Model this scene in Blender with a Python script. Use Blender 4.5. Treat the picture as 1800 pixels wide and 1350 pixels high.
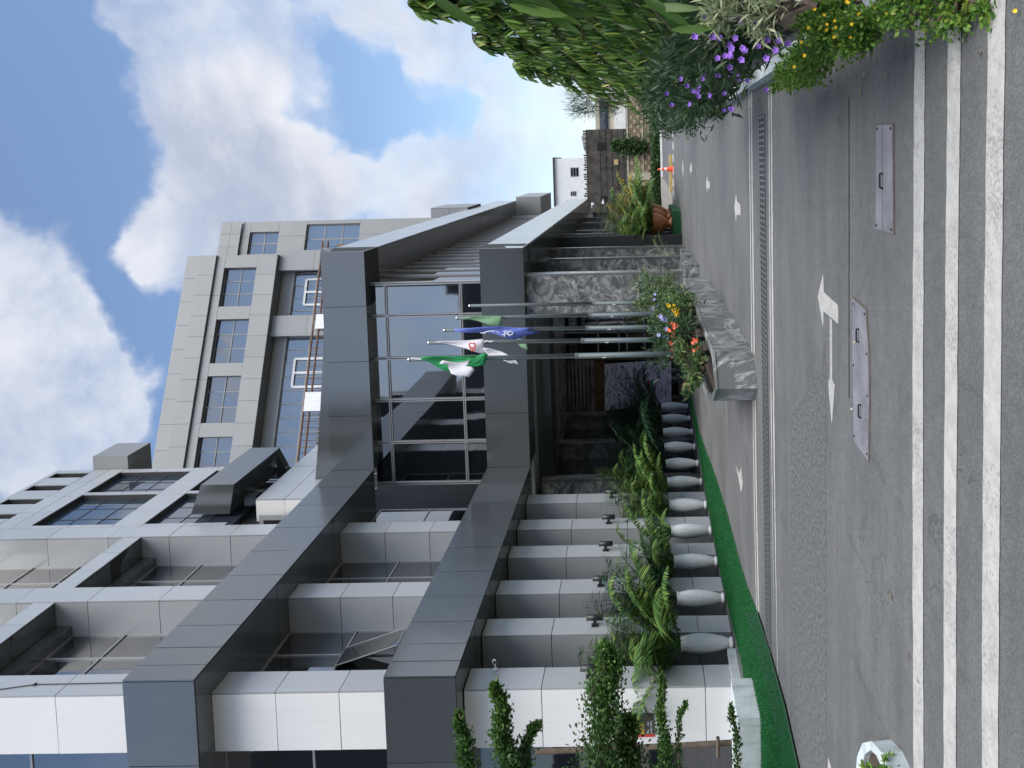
import bpy, math, random
import numpy as np
from mathutils import Vector, Matrix
RNG = random.Random(7)
NP = np.random.RandomState(11)
S = bpy.context.scene
COL = S.collection
for o in list(bpy.data.objects): bpy.data.objects.remove(o)

# ------------------------------------------------------------------ camera
# the phone was held sideways: world up points to the left edge of the picture
F, PX, PY, YAW, PIT, ROL, EYE = 1400.0, 976.4, 1108.6, .0666, -.0140, -.0231, 1.6
def rot3(y, p, r):
    cy, sy, cp, sp, cr, sr = math.cos(y), math.sin(y), math.cos(p), math.sin(p), math.cos(r), math.sin(r)
    return Matrix(((cr,-sr,0),(sr,cr,0),(0,0,1))) @ Matrix(((1,0,0),(0,cp,-sp),(0,sp,cp))) @ Matrix(((cy,0,sy),(0,1,0),(-sy,0,cy)))
_R = rot3(YAW, PIT, ROL)
CM = Matrix((_R @ Vector((1,0,0)), _R @ Vector((0,0,1)), _R @ Vector((0,-1,0))))      # camera frame -> world
EYEP = Vector((0, 0, EYE))
cam_d = bpy.data.cameras.new('camera'); cam = bpy.data.objects.new('camera', cam_d); COL.objects.link(cam)
rx, ry, rz = CM @ Vector((0,1,0)), CM @ Vector((1,0,0)), -(CM @ Vector((0,0,1)))
cam.matrix_world = Matrix(((rx.x,ry.x,rz.x,0),(rx.y,ry.y,rz.y,0),(rx.z,ry.z,rz.z,EYE),(0,0,0,1)))
cam_d.sensor_fit = 'HORIZONTAL'; cam_d.sensor_width = 36; cam_d.lens = F/1800*36
cam_d.shift_x = (900-PY)/1800; cam_d.shift_y = (675-PX)/1800
cam_d.clip_start = .05; cam_d.clip_end = 2000
S.camera = cam
S.render.resolution_x = 1024; S.render.resolution_y = 768
S.view_settings.view_transform = 'Standard'; S.view_settings.look = 'None'
S.view_settings.exposure = 0.85; S.view_settings.gamma = 1; S.view_settings.use_curve_mapping = False

# sight line through a point of the photograph (1800 x 1350) met with a known real plane
def ray(u, v): return CM @ Vector(((1350-v-PX)/F, (u-PY)/F, 1.0))
def onz(u, v, z=0.0): d = ray(u, v); return EYEP + d*((z-EYE)/d.z)
def onx(u, v, x): d = ray(u, v); return EYEP + d*(x/d.x)
def ony(u, v, y): d = ray(u, v); return EYEP + d*(y/d.y)
def hit(u, v, P, n): d = ray(u, v); return EYEP + d*((P-EYEP).dot(n)/d.dot(n))

# ------------------------------------------------------------------ sky and sun
SUN_EL, SUN_AZ = math.radians(60), math.radians(130)      # azimuth clockwise from +Y
W = bpy.data.worlds.new('World'); S.world = W; W.use_nodes = True
nt = W.node_tree; nt.nodes.clear()
def nn(t, k, **kw):
    n = t.nodes.new(k)
    for a, b in kw.items(): setattr(n, a, b)
    return n
def wire(t, a, b): t.links.new(a, b)
out = nn(nt, 'ShaderNodeOutputWorld')
sky = nn(nt, 'ShaderNodeTexSky', sky_type='NISHITA', sun_disc=False, sun_elevation=SUN_EL, sun_rotation=SUN_AZ)
sky.air_density = 1.0; sky.dust_density = .6; sky.ozone_density = 1.2
bg = nn(nt, 'ShaderNodeBackground'); bg.inputs[1].default_value = .115
wire(nt, sky.outputs[0], bg.inputs[0])
tc = nn(nt, 'ShaderNodeTexCoord')
def mth(t, op, a, b=None, c=None):
    n = nn(t, 'ShaderNodeMath', operation=op)
    for i, x in enumerate((a, b, c)):
        if x is None: continue
        if isinstance(x, (int, float)): n.inputs[i].default_value = x
        else: wire(t, x, n.inputs[i])
    return n.outputs[0]
def mrange(t, x, a, b, c=0., d=1., smooth=True):
    n = nn(t, 'ShaderNodeMapRange', interpolation_type='SMOOTHSTEP' if smooth else 'LINEAR')
    wire(t, x, n.inputs[0])
    for i, q in enumerate((a, b, c, d)): n.inputs[i+1].default_value = q
    return n.outputs[0]
def noise(t, vec, scale, detail=6, rough=.55, dist=0.):
    n = nn(t, 'ShaderNodeTexNoise'); wire(t, vec, n.inputs['Vector'])
    n.inputs['Scale'].default_value = scale; n.inputs['Detail'].default_value = detail
    n.inputs['Roughness'].default_value = rough; n.inputs['Distortion'].default_value = dist
    return n
D = tc.outputs['Generated']
clouds = [  # direction (as photo point) , radius in photo px, weight
 (0,470,95,1),(-40,560,120,1),(30,620,105,1),(55,720,110,1),(110,800,90,.8),(150,720,70,.55),(215,740,60,.45),
 (240,20,50,.7),(280,-30,90,1),(330,110,85,.85),(400,60,110,1),(350,220,85,.85),(410,190,100,1),(440,300,110,1),(330,330,70,.9),
 (290,425,55,1),(320,480,45,1),(370,380,90,1),(520,90,70,.8),(500,320,90,1),(560,340,60,.8),(640,10,60,.9),(660,340,80,.9),
 (700,50,60,.9),(720,330,80,.9),(760,170,45,.75),(770,100,60,.8),(830,100,70,.9),(850,240,45,.9),(900,180,70,1),(880,340,80,.9),
 (500,-190,170,1),(650,-360,190,1),(820,-200,160,1),(330,-330,170,1),(900,-520,200,1),(560,-620,200,1),(200,-500,150,.8),(950,250,90,.9),(1000,300,90,.8),(1000,120,110,.9),(800,330,70,.7),]  # those beyond the frame are added so the ledges mirror bright cloud
acc = None
def blob(d, rad, w):
    global acc
    vm = nn(nt, 'ShaderNodeVectorMath', operation='DOT_PRODUCT'); wire(nt, DW, vm.inputs[0]); vm.inputs[1].default_value = d
    m = mrange(nt, vm.outputs['Value'], math.cos(rad*1.35), math.cos(rad*.45), 0, w)
    acc = m if acc is None else mth(nt, 'ADD', acc, m)
# the direction is bent by noise so that no cloud keeps a round outline
wn = noise(nt, D, 5.5, 5, .6)
ws = nn(nt, 'ShaderNodeVectorMath', operation='SUBTRACT'); wire(nt, wn.outputs['Color'], ws.inputs[0]); ws.inputs[1].default_value = (.5,.5,.5)
wm = nn(nt, 'ShaderNodeVectorMath', operation='SCALE'); wire(nt, ws.outputs[0], wm.inputs[0]); wm.inputs['Scale'].default_value = .16
wa = nn(nt, 'ShaderNodeVectorMath', operation='ADD'); wire(nt, D, wa.inputs[0]); wire(nt, wm.outputs[0], wa.inputs[1])
wnorm = nn(nt, 'ShaderNodeVectorMath', operation='NORMALIZE'); wire(nt, wa.outputs[0], wnorm.inputs[0])
DW = wnorm.outputs[0]
for u, v, r, w in clouds: blob(ray(u, v).normalized(), r/F*1.0, w)
for d_ in ((-.1,-.93,.34),(.25,-.9,.38),(-.45,-.82,.30),(-.75,-.6,.35)): blob(Vector(d_).normalized(), .26, 1)  # unseen clouds added behind the camera for the entrance glass to reflect
for k in range(16):   # the rest of the sky has the same broken cloud
    az = math.radians(60 + k*17 + 40*math.sin(k*2.3)); el = math.radians(12 + (k*37) % 60)
    blob((math.sin(az)*math.cos(el), math.cos(az)*math.cos(el), math.sin(el)), .26, 1)
B = mth(nt, 'MINIMUM', acc, 1.25)
n1 = noise(nt, D, 3.6, 12, .58, .2)
dens = mth(nt, 'ADD', mth(nt, 'MULTIPLY', B, .30), mth(nt, 'MULTIPLY', mth(nt, 'SUBTRACT', n1.outputs[0], .665), 1.35))
mask = mrange(nt, dens, -.13, .36)
sep = nn(nt, 'ShaderNodeSeparateXYZ'); wire(nt, D, sep.inputs[0])
hz = mrange(nt, sep.outputs[2], .22, -.02, 0, .8)          # whitish air near the horizon
mask = mth(nt, 'MAXIMUM', mask, hz)
n2 = noise(nt, D, 4.3, 8, .55, .3)
edge = mrange(nt, dens, .05, .34, 1, 0)
bright = mth(nt, 'ADD', mth(nt, 'MULTIPLY', mrange(nt, n2.outputs[0], .36, .62), .75), mth(nt, 'MULTIPLY', edge, .35))
cr = nn(nt, 'ShaderNodeMix', data_type='RGBA'); wire(nt, mth(nt, 'MINIMUM', bright, 1.), cr.inputs[0])
cr.inputs[6].default_value = (.265,.30,.385,1); cr.inputs[7].default_value = (.55,.555,.57,1)
bgc = nn(nt, 'ShaderNodeBackground'); wire(nt, cr.outputs[2], bgc.inputs[0]); bgc.inputs[1].default_value = 1.0
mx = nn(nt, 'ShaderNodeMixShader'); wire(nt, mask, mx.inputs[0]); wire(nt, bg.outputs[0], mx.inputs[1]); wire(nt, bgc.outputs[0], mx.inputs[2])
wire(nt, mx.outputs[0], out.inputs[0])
sl = bpy.data.lights.new('sun', 'SUN'); sl.energy = 3.2; sl.angle = math.radians(60); sl.color = (1, .95, .88)
so = bpy.data.objects.new('sun', sl); COL.objects.link(so)
sd = Vector((math.sin(SUN_AZ)*math.cos(SUN_EL), math.cos(SUN_AZ)*math.cos(SUN_EL), math.sin(SUN_EL)))
so.rotation_euler = sd.to_track_quat('Z', 'Y').to_euler(); so.location = (20, -20, 40)

# ------------------------------------------------------------------ materials
def mat(name, col, rough=.5, metal=0., ior=1.5, var=.0, vscale=3., bump=0., bscale=20., wav=0., spec=.5, coat=0., stain=0., vcoords='Object', rnd=0.):
    m = bpy.data.materials.new(name); m.use_nodes = True; t = m.node_tree
    p = t.nodes['Principled BSDF']
    p.inputs['Base Color'].default_value = (*col, 1); p.inputs['Roughness'].default_value = rough
    p.inputs['Metallic'].default_value = metal; p.inputs['IOR'].default_value = ior
    p.inputs['Specular IOR Level'].default_value = spec; p.inputs['Coat Weight'].default_value = coat
    tcn = nn(t, 'ShaderNodeTexCoord'); V = tcn.outputs[vcoords]
    if var or stain:
        n = noise(t, V, vscale, 8, .6)
        f = mrange(t, n.outputs[0], .3, .7, 1-var, 1+var)
        if stain:
            mp = nn(t, 'ShaderNodeMapping'); wire(t, V, mp.inputs[0]); mp.inputs['Scale'].default_value = (3, 3, .35)
            n3 = noise(t, mp.outputs[0], 2.5, 8, .65)
            f = mth(t, 'MULTIPLY', f, mrange(t, n3.outputs[0], .45, .75, 1, 1-stain))
        hs = nn(t, 'ShaderNodeVectorMath', operation='SCALE'); hs.inputs[0].default_value = col; wire(t, f, hs.inputs['Scale'])
        wire(t, hs.outputs[0], p.inputs['Base Color'])
        if rnd:        # sheets differ a little from one another, faint rain streaks run down them
            oi = nn(t, 'ShaderNodeObjectInfo'); fr = mrange(t, oi.outputs['Random'], 0, 1, 1-rnd, 1+rnd, False)
            mq = nn(t, 'ShaderNodeMapping'); wire(t, V, mq.inputs[0]); mq.inputs['Scale'].default_value = (9, 9, .5)
            fr = mth(t, 'MULTIPLY', fr, mrange(t, noise(t, mq.outputs[0], 1.6, 4, .6).outputs[0], .45, .8, 1, .95)); wire(t, mth(t, 'MULTIPLY', f, fr), hs.inputs['Scale'])
            wire(t, mrange(t, oi.outputs['Random'], 0, 1, rough*.85, rough*1.2, False), p.inputs['Roughness'])
        else: wire(t, mrange(t, n.outputs[0], .3, .7, max(.02, rough*.8), min(1, rough*1.25)), p.inputs['Roughness'])
    last = None
    if bump:
        b = nn(t, 'ShaderNodeBump'); b.inputs['Strength'].default_value = bump; b.inputs['Distance'].default_value = .01
        wire(t, noise(t, V, bscale, 5, .6).outputs[0], b.inputs['Height']); last = b
    if wav:
        b = nn(t, 'ShaderNodeBump'); b.inputs['Strength'].default_value = wav; b.inputs['Distance'].default_value = .05
        wire(t, noise(t, V, 1.1, 2, .4).outputs[0], b.inputs['Height'])
        if last: wire(t, last.outputs[0], b.inputs['Normal'])
        last = b
    if last: wire(t, last.outputs[0], p.inputs['Normal'])
    return m
M = {}
M['dark'] = mat('dark_grey_cladding', (.062,.071,.076), .17, .0, ior=2.3, wav=.16, var=.02, vscale=.5, rnd=.10)
M['light'] = mat('silver_grey_cladding', (.36,.38,.40), .28, .0, ior=1.85, wav=.12, var=.02, vscale=.5, rnd=.05)
M['white'] = mat('white_and_skylit_cladding', (.76,.765,.76), .38, .0, wav=.10, var=.02, vscale=.5, rnd=.03)  # also the nearest pillar's front, with open-sky brightness put into its colour
M['tower'] = mat('tower_cladding', (.25,.262,.27), .45, .05, var=.04, vscale=.4, rnd=.06)
M['core'] = mat('joint_shadow_gap', (.03,.034,.037), .8)
M['tcore'] = mat('tower_joint', (.12,.13,.135), .8); M['tframe'] = mat('tower_window_frame', (.22,.23,.235), .5)
M['glass'] = mat('dark_tinted_glass', (.006,.008,.011), .03, 0, ior=3.6, wav=.03)
M['glass_up'] = mat('reflective_glass', (.03,.045,.07), .03, 0, ior=3.0, wav=.04)
M['frame'] = mat('aluminium_frame', (.42,.42,.43), .35, .5)
M['steel'] = mat('polished_steel', (.62,.62,.63), .25, .9)
M['black'] = mat('black_lamp_metal', (.02,.022,.025), .4)
M['concrete'] = mat('painted_kerb', (.42,.47,.48), .8, var=.12, vscale=6, bump=.4, bscale=60, stain=.3)
M['pot'] = mat('white_glazed_pot', (.60,.625,.64), .4, var=.10, vscale=3, stain=.25)
M['terra'] = mat('terracotta', (.36,.12,.035), .35, var=.35, vscale=8, coat=.3)
M['pole'] = mat('painted_flagpole', (.075,.10,.11), .5, 0)
M['soil'] = mat('soil', (.05,.035,.025), .9, bump=.6, bscale=40)
M['bark'] = mat('bark', (.10,.075,.055), .85, var=.3, vscale=12, bump=.7, bscale=50)
M['rust'] = mat('rusty_pipe', (.13,.075,.055), .7, var=.3, vscale=5)
M['wood'] = mat('brown_board', (.16,.095,.05), .55, var=.3, vscale=4)
M['orange'] = mat('orange_plastic', (.85,.09,.025), .45)
M['wpaint'] = mat('white_plaster', (.72,.74,.75), .8, var=.05, vscale=2, stain=.12)
M['blackstone'] = mat('blackened_block_wall', (.055,.05,.045), .9, var=.6, vscale=1.5, bump=.8, bscale=5)
M['tan'] = mat('tan_block', (.34,.28,.19), .85, var=.25, vscale=9, bump=.5, bscale=40)
M['tan2'] = mat('brown_block', (.19,.15,.10), .85, var=.25, vscale=9, bump=.5, bscale=40)
M['beige'] = mat('beige_concrete', (.42,.39,.31), .85, var=.12, vscale=5)
M['yellowold'] = mat('faded_yellow_paint', (.42,.33,.13), .8, var=.3, vscale=6)
M['interior'] = mat('dark_interior', (.012,.014,.017), .6)
M['gsoffit'] = mat('glossy_ceiling_plank', (.34,.32,.36), .2, .2, wav=.2, var=.4, vscale=2)
M['cover'] = mat('grey_lilac_steel_plate', (.165,.168,.19), .6, var=.22, vscale=4, bump=.5, bscale=90, stain=.3)
M['grate'] = mat('galvanised_grate', (.16,.17,.175), .5, .5)
M['void'] = mat('drain_dark', (.008,.008,.008), .9)
M['cgreen'] = mat('flag_green', (.012,.24,.075), .8); M['cwhite'] = mat('flag_white', (.68,.68,.74), .8)
M['cpale'] = mat('flag_pale_green', (.16,.30,.18), .8); M['cblue'] = mat('flag_blue', (.10,.145,.46), .8, var=.2, vscale=9)
M['cred'] = mat('flag_red', (.62,.10,.07), .8); M['cblued'] = mat('flag_navy', (.04,.06,.26), .8)
M['cred2'] = mat('sign_red', (.62,.05,.03), .5); M['yel'] = mat('sign_yellow', (.80,.62,.05), .5); M['sgrey'] = mat('sign_board', (.075,.065,.06), .5)
M['purple'] = mat('purple_petal', (.33,.17,.66), .6, var=.15, vscale=60); M['yflower'] = mat('yellow_petal', (.85,.55,.02), .6)
M['rflower'] = mat('coral_petal', (.72,.17,.09), .6, var=.2, vscale=40); M['lilac'] = mat('lilac_petal', (.35,.33,.60), .6)
M['tile'] = mat('dark_plaque', (.03,.032,.035), .3)

def leafmat(name, c1, c2, c3=None, rough=.45, trans=.3):
    """leaf colour runs c1..c2 (and c3 for a few) by each leaf's own stored value"""
    m = bpy.data.materials.new(name); m.use_nodes = True; t = m.node_tree; p = t.nodes['Principled BSDF']
    at = nn(t, 'ShaderNodeAttribute', attribute_name='tone')
    r = nn(t, 'ShaderNodeValToRGB'); e = r.color_ramp.elements
    e[0].color = (*c1, 1); e[1].position = .8; e[1].color = (*c2, 1)
    if c3: q = e.new(.93); q.color = (*c3, 1)
    wire(t, at.outputs['Fac'], r.inputs[0]); wire(t, r.outputs[0], p.inputs['Base Color'])
    p.inputs['Roughness'].default_value = rough; p.inputs['Specular IOR Level'].default_value = .35
    tr = nn(t, 'ShaderNodeBsdfTranslucent'); wire(t, r.outputs[0], tr.inputs[0])
    ms = nn(t, 'ShaderNodeMixShader'); ms.inputs[0].default_value = trans
    wire(t, p.outputs[0], ms.inputs[1]); wire(t, tr.outputs[0], ms.inputs[2]); wire(t, ms.outputs[0], t.nodes['Material Output'].inputs[0])
    return m
M['mast'] = leafmat('mast_tree_leaf', (.035,.10,.028), (.19,.33,.065), (.42,.38,.08), .28, .45)
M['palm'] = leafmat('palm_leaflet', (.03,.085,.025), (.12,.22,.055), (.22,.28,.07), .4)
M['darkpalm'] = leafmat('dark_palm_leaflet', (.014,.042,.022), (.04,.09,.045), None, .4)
M['ypalm'] = leafmat('yellowing_palm_leaflet', (.06,.12,.03), (.26,.26,.05), (.45,.22,.04), .45)
M['creeper'] = leafmat('creeper_leaf', (.05,.14,.02), (.16,.30,.045), (.28,.36,.06), .45)
M['ruellia'] = leafmat('narrow_shrub_leaf', (.022,.055,.028), (.06,.11,.045), None, .5)
M['varieg'] = leafmat('variegated_leaf', (.16,.24,.10), (.42,.46,.28), (.60,.62,.45), .5)
M['vine'] = leafmat('small_vine_leaf', (.016,.05,.016), (.085,.175,.04), (.17,.30,.06), .5)
M['bush'] = leafmat('bush_leaf', (.03,.075,.03), (.09,.16,.05), (.2,.25,.08), .5)
M['turfb'] = leafmat('artificial_turf_blade', (.006,.070,.018), (.012,.12,.034), None, .9, .1)

M['turfb'].node_tree.nodes['Principled BSDF'].inputs['Specular IOR Level'].default_value = .05
def asphalt():
    m = bpy.data.materials.new('asphalt'); m.use_nodes = True; t = m.node_tree; p = t.nodes['Principled BSDF']
    V = nn(t, 'ShaderNodeTexCoord').outputs['Object']
    n1 = noise(t, V, .55, 6, .6, .4)
    mp = nn(t, 'ShaderNodeMapping'); wire(t, V, mp.inputs[0]); mp.inputs['Scale'].default_value = (.45, 3.2, 1)
    n2 = noise(t, mp.outputs[0], .8, 7, .62, .3)
    n3 = noise(t, V, 160, 3, .8); n4 = noise(t, V, 42, 4, .7)
    mp2 = nn(t, 'ShaderNodeMapping'); wire(t, V, mp2.inputs[0]); mp2.inputs['Scale'].default_value = (2.5, .5, 1)
    n5 = noise(t, mp2.outputs[0], 1.6, 6, .65, .6)
    f = mrange(t, n1.outputs[0], .3, .7, .92, 1.08)
    f = mth(t, 'MULTIPLY', f, mrange(t, n2.outputs[0], .38, .62, .92, 1.07))
    f = mth(t, 'MULTIPLY', f, mrange(t, n3.outputs[0], .3, .7, .70, 1.30))
    f = mth(t, 'MULTIPLY', f, mrange(t, n4.outputs[0], .32, .68, .82, 1.18))
    n6 = noise(t, V, 90, 2, .6); f = mth(t, 'MULTIPLY', f, mrange(t, n6.outputs[0], .35, .65, .84, 1.16)); f = mth(t, 'MULTIPLY', f, mrange(t, noise(t, V, 9, 4, .6).outputs[0], .35, .65, .93, 1.07))
    f = mth(t, 'MULTIPLY', f, mrange(t, n5.outputs[0], .58, .75, 1., .78))
    vo = nn(t, 'ShaderNodeTexVoronoi'); wire(t, V, vo.inputs['Vector']); vo.inputs['Scale'].default_value = 30
    sp = mrange(t, vo.outputs['Distance'], .0, .10, 1, 0); 
    rr = nn(t, 'ShaderNodeSeparateColor'); wire(t, vo.outputs['Color'], rr.inputs[0])
    sp = mth(t, 'MULTIPLY', sp, mrange(t, rr.outputs[0], .84, .88))
    vc = nn(t, 'ShaderNodeTexVoronoi', feature='DISTANCE_TO_EDGE'); mc = nn(t, 'ShaderNodeVectorMath', operation='ADD'); wire(t, V, mc.inputs[0])
    ms_ = nn(t, 'ShaderNodeVectorMath', operation='SCALE'); wire(t, noise(t, V, 1.7, 6, .7).outputs['Color'], ms_.inputs[0]); ms_.inputs['Scale'].default_value = 1.1; wire(t, ms_.outputs[0], mc.inputs[1])
    wire(t, mc.outputs[0], vc.inputs['Vector']); vc.inputs['Scale'].default_value = .28
    crk = mth(t, 'MULTIPLY', mrange(t, vc.outputs['Distance'], .0008, .003, 1, 0), mrange(t, noise(t, V, .6, 3, .5).outputs[0], .5, .6))
    f = mth(t, 'MULTIPLY', f, mth(t, 'SUBTRACT', 1., mth(t, 'MULTIPLY', crk, .5)))
    sc = nn(t, 'ShaderNodeVectorMath', operation='SCALE'); sc.inputs[0].default_value = (.098,.101,.102); wire(t, f, sc.inputs['Scale'])
    mxn = nn(t, 'ShaderNodeMix', data_type='RGBA'); wire(t, sp, mxn.inputs[0]); wire(t, sc.outputs[0], mxn.inputs[6]); mxn.inputs[7].default_value = (.42,.42,.40,1)
    wire(t, mxn.outputs[2], p.inputs['Base Color'])
    wire(t, mrange(t, n1.outputs[0], .3, .7, .55, .82), p.inputs['Roughness'])
    b = nn(t, 'ShaderNodeBump'); b.inputs['Strength'].default_value = .6; b.inputs['Distance'].default_value = .004
    wire(t, n3.outputs[0], b.inputs['Height']); wire(t, b.outputs[0], p.inputs['Normal'])
    return m
M['asphalt'] = asphalt()
def paint():
    m = bpy.data.materials.new('worn_road_paint'); m.use_nodes = True; t = m.node_tree; p = t.nodes['Principled BSDF']
    V = nn(t, 'ShaderNodeTexCoord').outputs['Object']
    a = noise(t, V, 48, 5, .8); b = noise(t, V, 1.3, 5, .6); c = noise(t, V, 9, 5, .6)
    w = mrange(t, mth(t, 'ADD', a.outputs[0], mth(t, 'MULTIPLY', mth(t, 'SUBTRACT', b.outputs[0], .5), .55)), .50, .64)
    mxn = nn(t, 'ShaderNodeMix', data_type='RGBA'); wire(t, mth(t, 'MULTIPLY', w, .62), mxn.inputs[0])
    sc = nn(t, 'ShaderNodeVectorMath', operation='SCALE'); sc.inputs[0].default_value = (.36,.36,.345); wire(t, mrange(t, c.outputs[0], .3, .7, .86, 1.1), sc.inputs['Scale'])
    wire(t, sc.outputs[0], mxn.inputs[6]); mxn.inputs[7].default_value = (.13,.13,.13,1)
    wire(t, mxn.outputs[2], p.inputs['Base Color']); p.inputs['Roughness'].default_value = .75
    return m
M['paint'] = paint()
def marble(name='grey_veined_marble', base=.09, lite=.42):
    m = bpy.data.materials.new(name); m.use_nodes = True; t = m.node_tree; p = t.nodes['Principled BSDF']
    V = nn(t, 'ShaderNodeTexCoord').outputs['Object']
    a = noise(t, V, .55, 10, .62, 2.6); b = noise(t, V, 1.3, 9, .65, 2.2)
    w = mth(t, 'ABSOLUTE', mth(t, 'SUBTRACT', a.outputs[0], .5))
    vein = mrange(t, w, .0, .03, 1, 0)
    c = mth(t, 'ADD', mth(t, 'MULTIPLY', vein, .5), mrange(t, b.outputs[0], .42, .66, .0, .55))
    r = nn(t, 'ShaderNodeMix', data_type='RGBA'); wire(t, c, r.inputs[0]); r.inputs[6].default_value = (base*.92, base, base*1.02, 1); r.inputs[7].default_value = (lite*.98, lite, lite, 1)
    wire(t, r.outputs[2], p.inputs['Base Color']); p.inputs['Roughness'].default_value = .28
    return m
M['marble'] = marble(); M['marblelight'] = marble('pale_grey_marble', .13, .5); M['marbled'] = marble('dark_grey_marble', .06, .24)
def posterm():
    m = bpy.data.materials.new('pinned_newsprint'); m.use_nodes = True; t = m.node_tree; p = t.nodes['Principled BSDF']
    V = nn(t, 'ShaderNodeTexCoord').outputs['Object']
    mp = nn(t, 'ShaderNodeMapping'); wire(t, V, mp.inputs[0]); mp.inputs['Scale'].default_value = (3, 1, 15)
    a = noise(t, mp.outputs[0], 1.0, 3, .7)
    mp2 = nn(t, 'ShaderNodeMapping'); wire(t, V, mp2.inputs[0]); mp2.inputs['Scale'].default_value = (3, 1, 9)
    b = noise(t, mp2.outputs[0], 1.4, 2, .5)
    r = nn(t, 'ShaderNodeMix', data_type='RGBA'); wire(t, mrange(t, a.outputs[0], .50, .60), r.inputs[0])
    r.inputs[6].default_value = (.80,.76,.95,1); r.inputs[7].default_value = (.22,.20,.32,1)
    r2 = nn(t, 'ShaderNodeMix', data_type='RGBA'); wire(t, mrange(t, b.outputs[0], .6, .7), r2.inputs[0]); wire(t, r.outputs[2], r2.inputs[6]); r2.inputs[7].default_value = (.42,.36,.42,1)
    wire(t, r2.outputs[2], p.inputs['Base Color']); p.inputs['Roughness'].default_value = .5
    return m
M['poster'] = posterm()

# ------------------------------------------------------------------ mesh helpers
ORG = {}
class MB:
    def __init__(s): s.v = []; s.f = []
    def add(s, vs, fs):
        o = len(s.v); s.v += [tuple(q) for q in vs]; s.f += [tuple(i+o for i in f) for f in fs]; return s
    def box(s, x0, x1, y0, y1, z0, z1):
        x0, x1 = min(x0,x1), max(x0,x1); y0, y1 = min(y0,y1), max(y0,y1); z0, z1 = min(z0,z1), max(z0,z1)
        return s.add([(x0,y0,z0),(x1,y0,z0),(x1,y1,z0),(x0,y1,z0),(x0,y0,z1),(x1,y0,z1),(x1,y1,z1),(x0,y1,z1)],
                     [(0,3,2,1),(4,5,6,7),(0,1,5,4),(1,2,6,5),(2,3,7,6),(3,0,4,7)])
    def slab(s, P, t):      # four (or more) points counter-clockwise from outside; body goes back along -normal
        P = [Vector(p) for p in P]; n = len(P)
        nor = Vector((0,0,0))
        for i in range(n): nor += P[i].cross(P[(i+1)%n])
        nor.normalize(); Q = [p - nor*t for p in P]
        return s.add(P+Q, [tuple(range(n)), tuple(range(2*n-1, n-1, -1))] + [(i, i+n, (i+1)%n+n, (i+1)%n) for i in range(n)])
    def cyl(s, a, b, r0, r1=None, n=10, caps=True):
        a, b = Vector(a), Vector(b); r1 = r0 if r1 is None else r1
        d = (b-a).normalized(); x = d.orthogonal().normalized(); y = d.cross(x)
        vs = [a + (x*math.cos(2*math.pi*i/n) + y*math.sin(2*math.pi*i/n))*r0 for i in range(n)] + \
             [b + (x*math.cos(2*math.pi*i/n) + y*math.sin(2*math.pi*i/n))*r1 for i in range(n)]
        fs = [(i, (i+1)%n, (i+1)%n+n, i+n) for i in range(n)]
        if caps: fs += [tuple(range(n-1, -1, -1)), tuple(range(n, 2*n))]
        return s.add(vs, fs)
    def tube(s, pts, r, n=6):
        for i in range(len(pts)-1):
            r0 = r[i] if isinstance(r, (list, tuple)) else r; r1 = r[i+1] if isinstance(r, (list, tuple)) else r
            s.cyl(pts[i], pts[i+1], r0, r1, n, False)
        return s
    def lathe(s, prof, c, n=24):
        vs = [(c[0]+r*math.cos(2*math.pi*i/n), c[1]+r*math.sin(2*math.pi*i/n), c[2]+z) for r, z in prof for i in range(n)]
        fs = [(j*n+i, j*n+(i+1)%n, (j+1)*n+(i+1)%n, (j+1)*n+i) for j in range(len(prof)-1) for i in range(n)]
        return s.add(vs, fs)
    def build(s, name, m, parent=None, smooth=False, label=None, kind=None):
        org = ORG.get(parent.name, Vector((0,0,0))) if parent else Vector((0,0,0))
        me = bpy.data.meshes.new(name); me.from_pydata([(a-org.x, b-org.y, c-org.z) for a, b, c in s.v], [], s.f)
        me.materials.append(M[m] if isinstance(m, str) else m)
        if smooth: me.polygons.foreach_set('use_smooth', [True]*len(me.polygons))
        me.update()
        o = bpy.data.objects.new(name, me); COL.objects.link(o)
        if parent: o.parent = parent; ORG[o.name] = org
        if label: o['label'] = label
        if kind: o['kind'] = kind
        return o
def thing(name, label, cat, loc, group=None):
    o = bpy.data.objects.new(name, None); COL.objects.link(o); o.location = loc; o.empty_display_size = .2
    o['label'] = label; o['category'] = cat
    if group: o['group'] = group
    ORG[o.name] = Vector(loc); return o
def tag(o, label=None, cat=None, group=None, kind=None):
    if label: o['label'] = label
    if cat: o['category'] = cat
    if group: o['group'] = group
    if kind: o['kind'] = kind
    return o
def lerp(a, b, t): return Vector(a)*(1-t) + Vector(b)*t
def panels(parent, P00, P10, P11, P01, us, vs, m, name='panel', gap=.014, t=.025, label=None):
    """rows and columns of separate sheets over a quad seen counter-clockwise from outside; us, vs = counts or joint lists"""
    if isinstance(us, int): us = [i/us for i in range(us+1)]
    if isinstance(vs, int): vs = [i/vs for i in range(vs+1)]
    P00, P10, P11, P01 = map(Vector, (P00, P10, P11, P01))
    Q = lambda a, b: lerp(lerp(P00, P10, a), lerp(P01, P11, a), b)
    lu = max((P10-P00).length, .01); lv = max((P01-P00).length, .01)
    nrm = (P10-P00).cross(P01-P00).normalized()
    for i in range(len(us)-1):
        for j in range(len(vs)-1):
            a0, a1, b0, b1 = us[i]+gap/2/lu, us[i+1]-gap/2/lu, vs[j]+gap/2/lv, vs[j+1]-gap/2/lv
            pts = [Q(a0,b0), Q(a1,b0), Q(a1,b1), Q(a0,b1)]
            pts = [q + nrm*RNG.uniform(-.0035, .0035) for q in pts]
            MB().slab(pts, t).build(name, m, parent, label=label)
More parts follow.
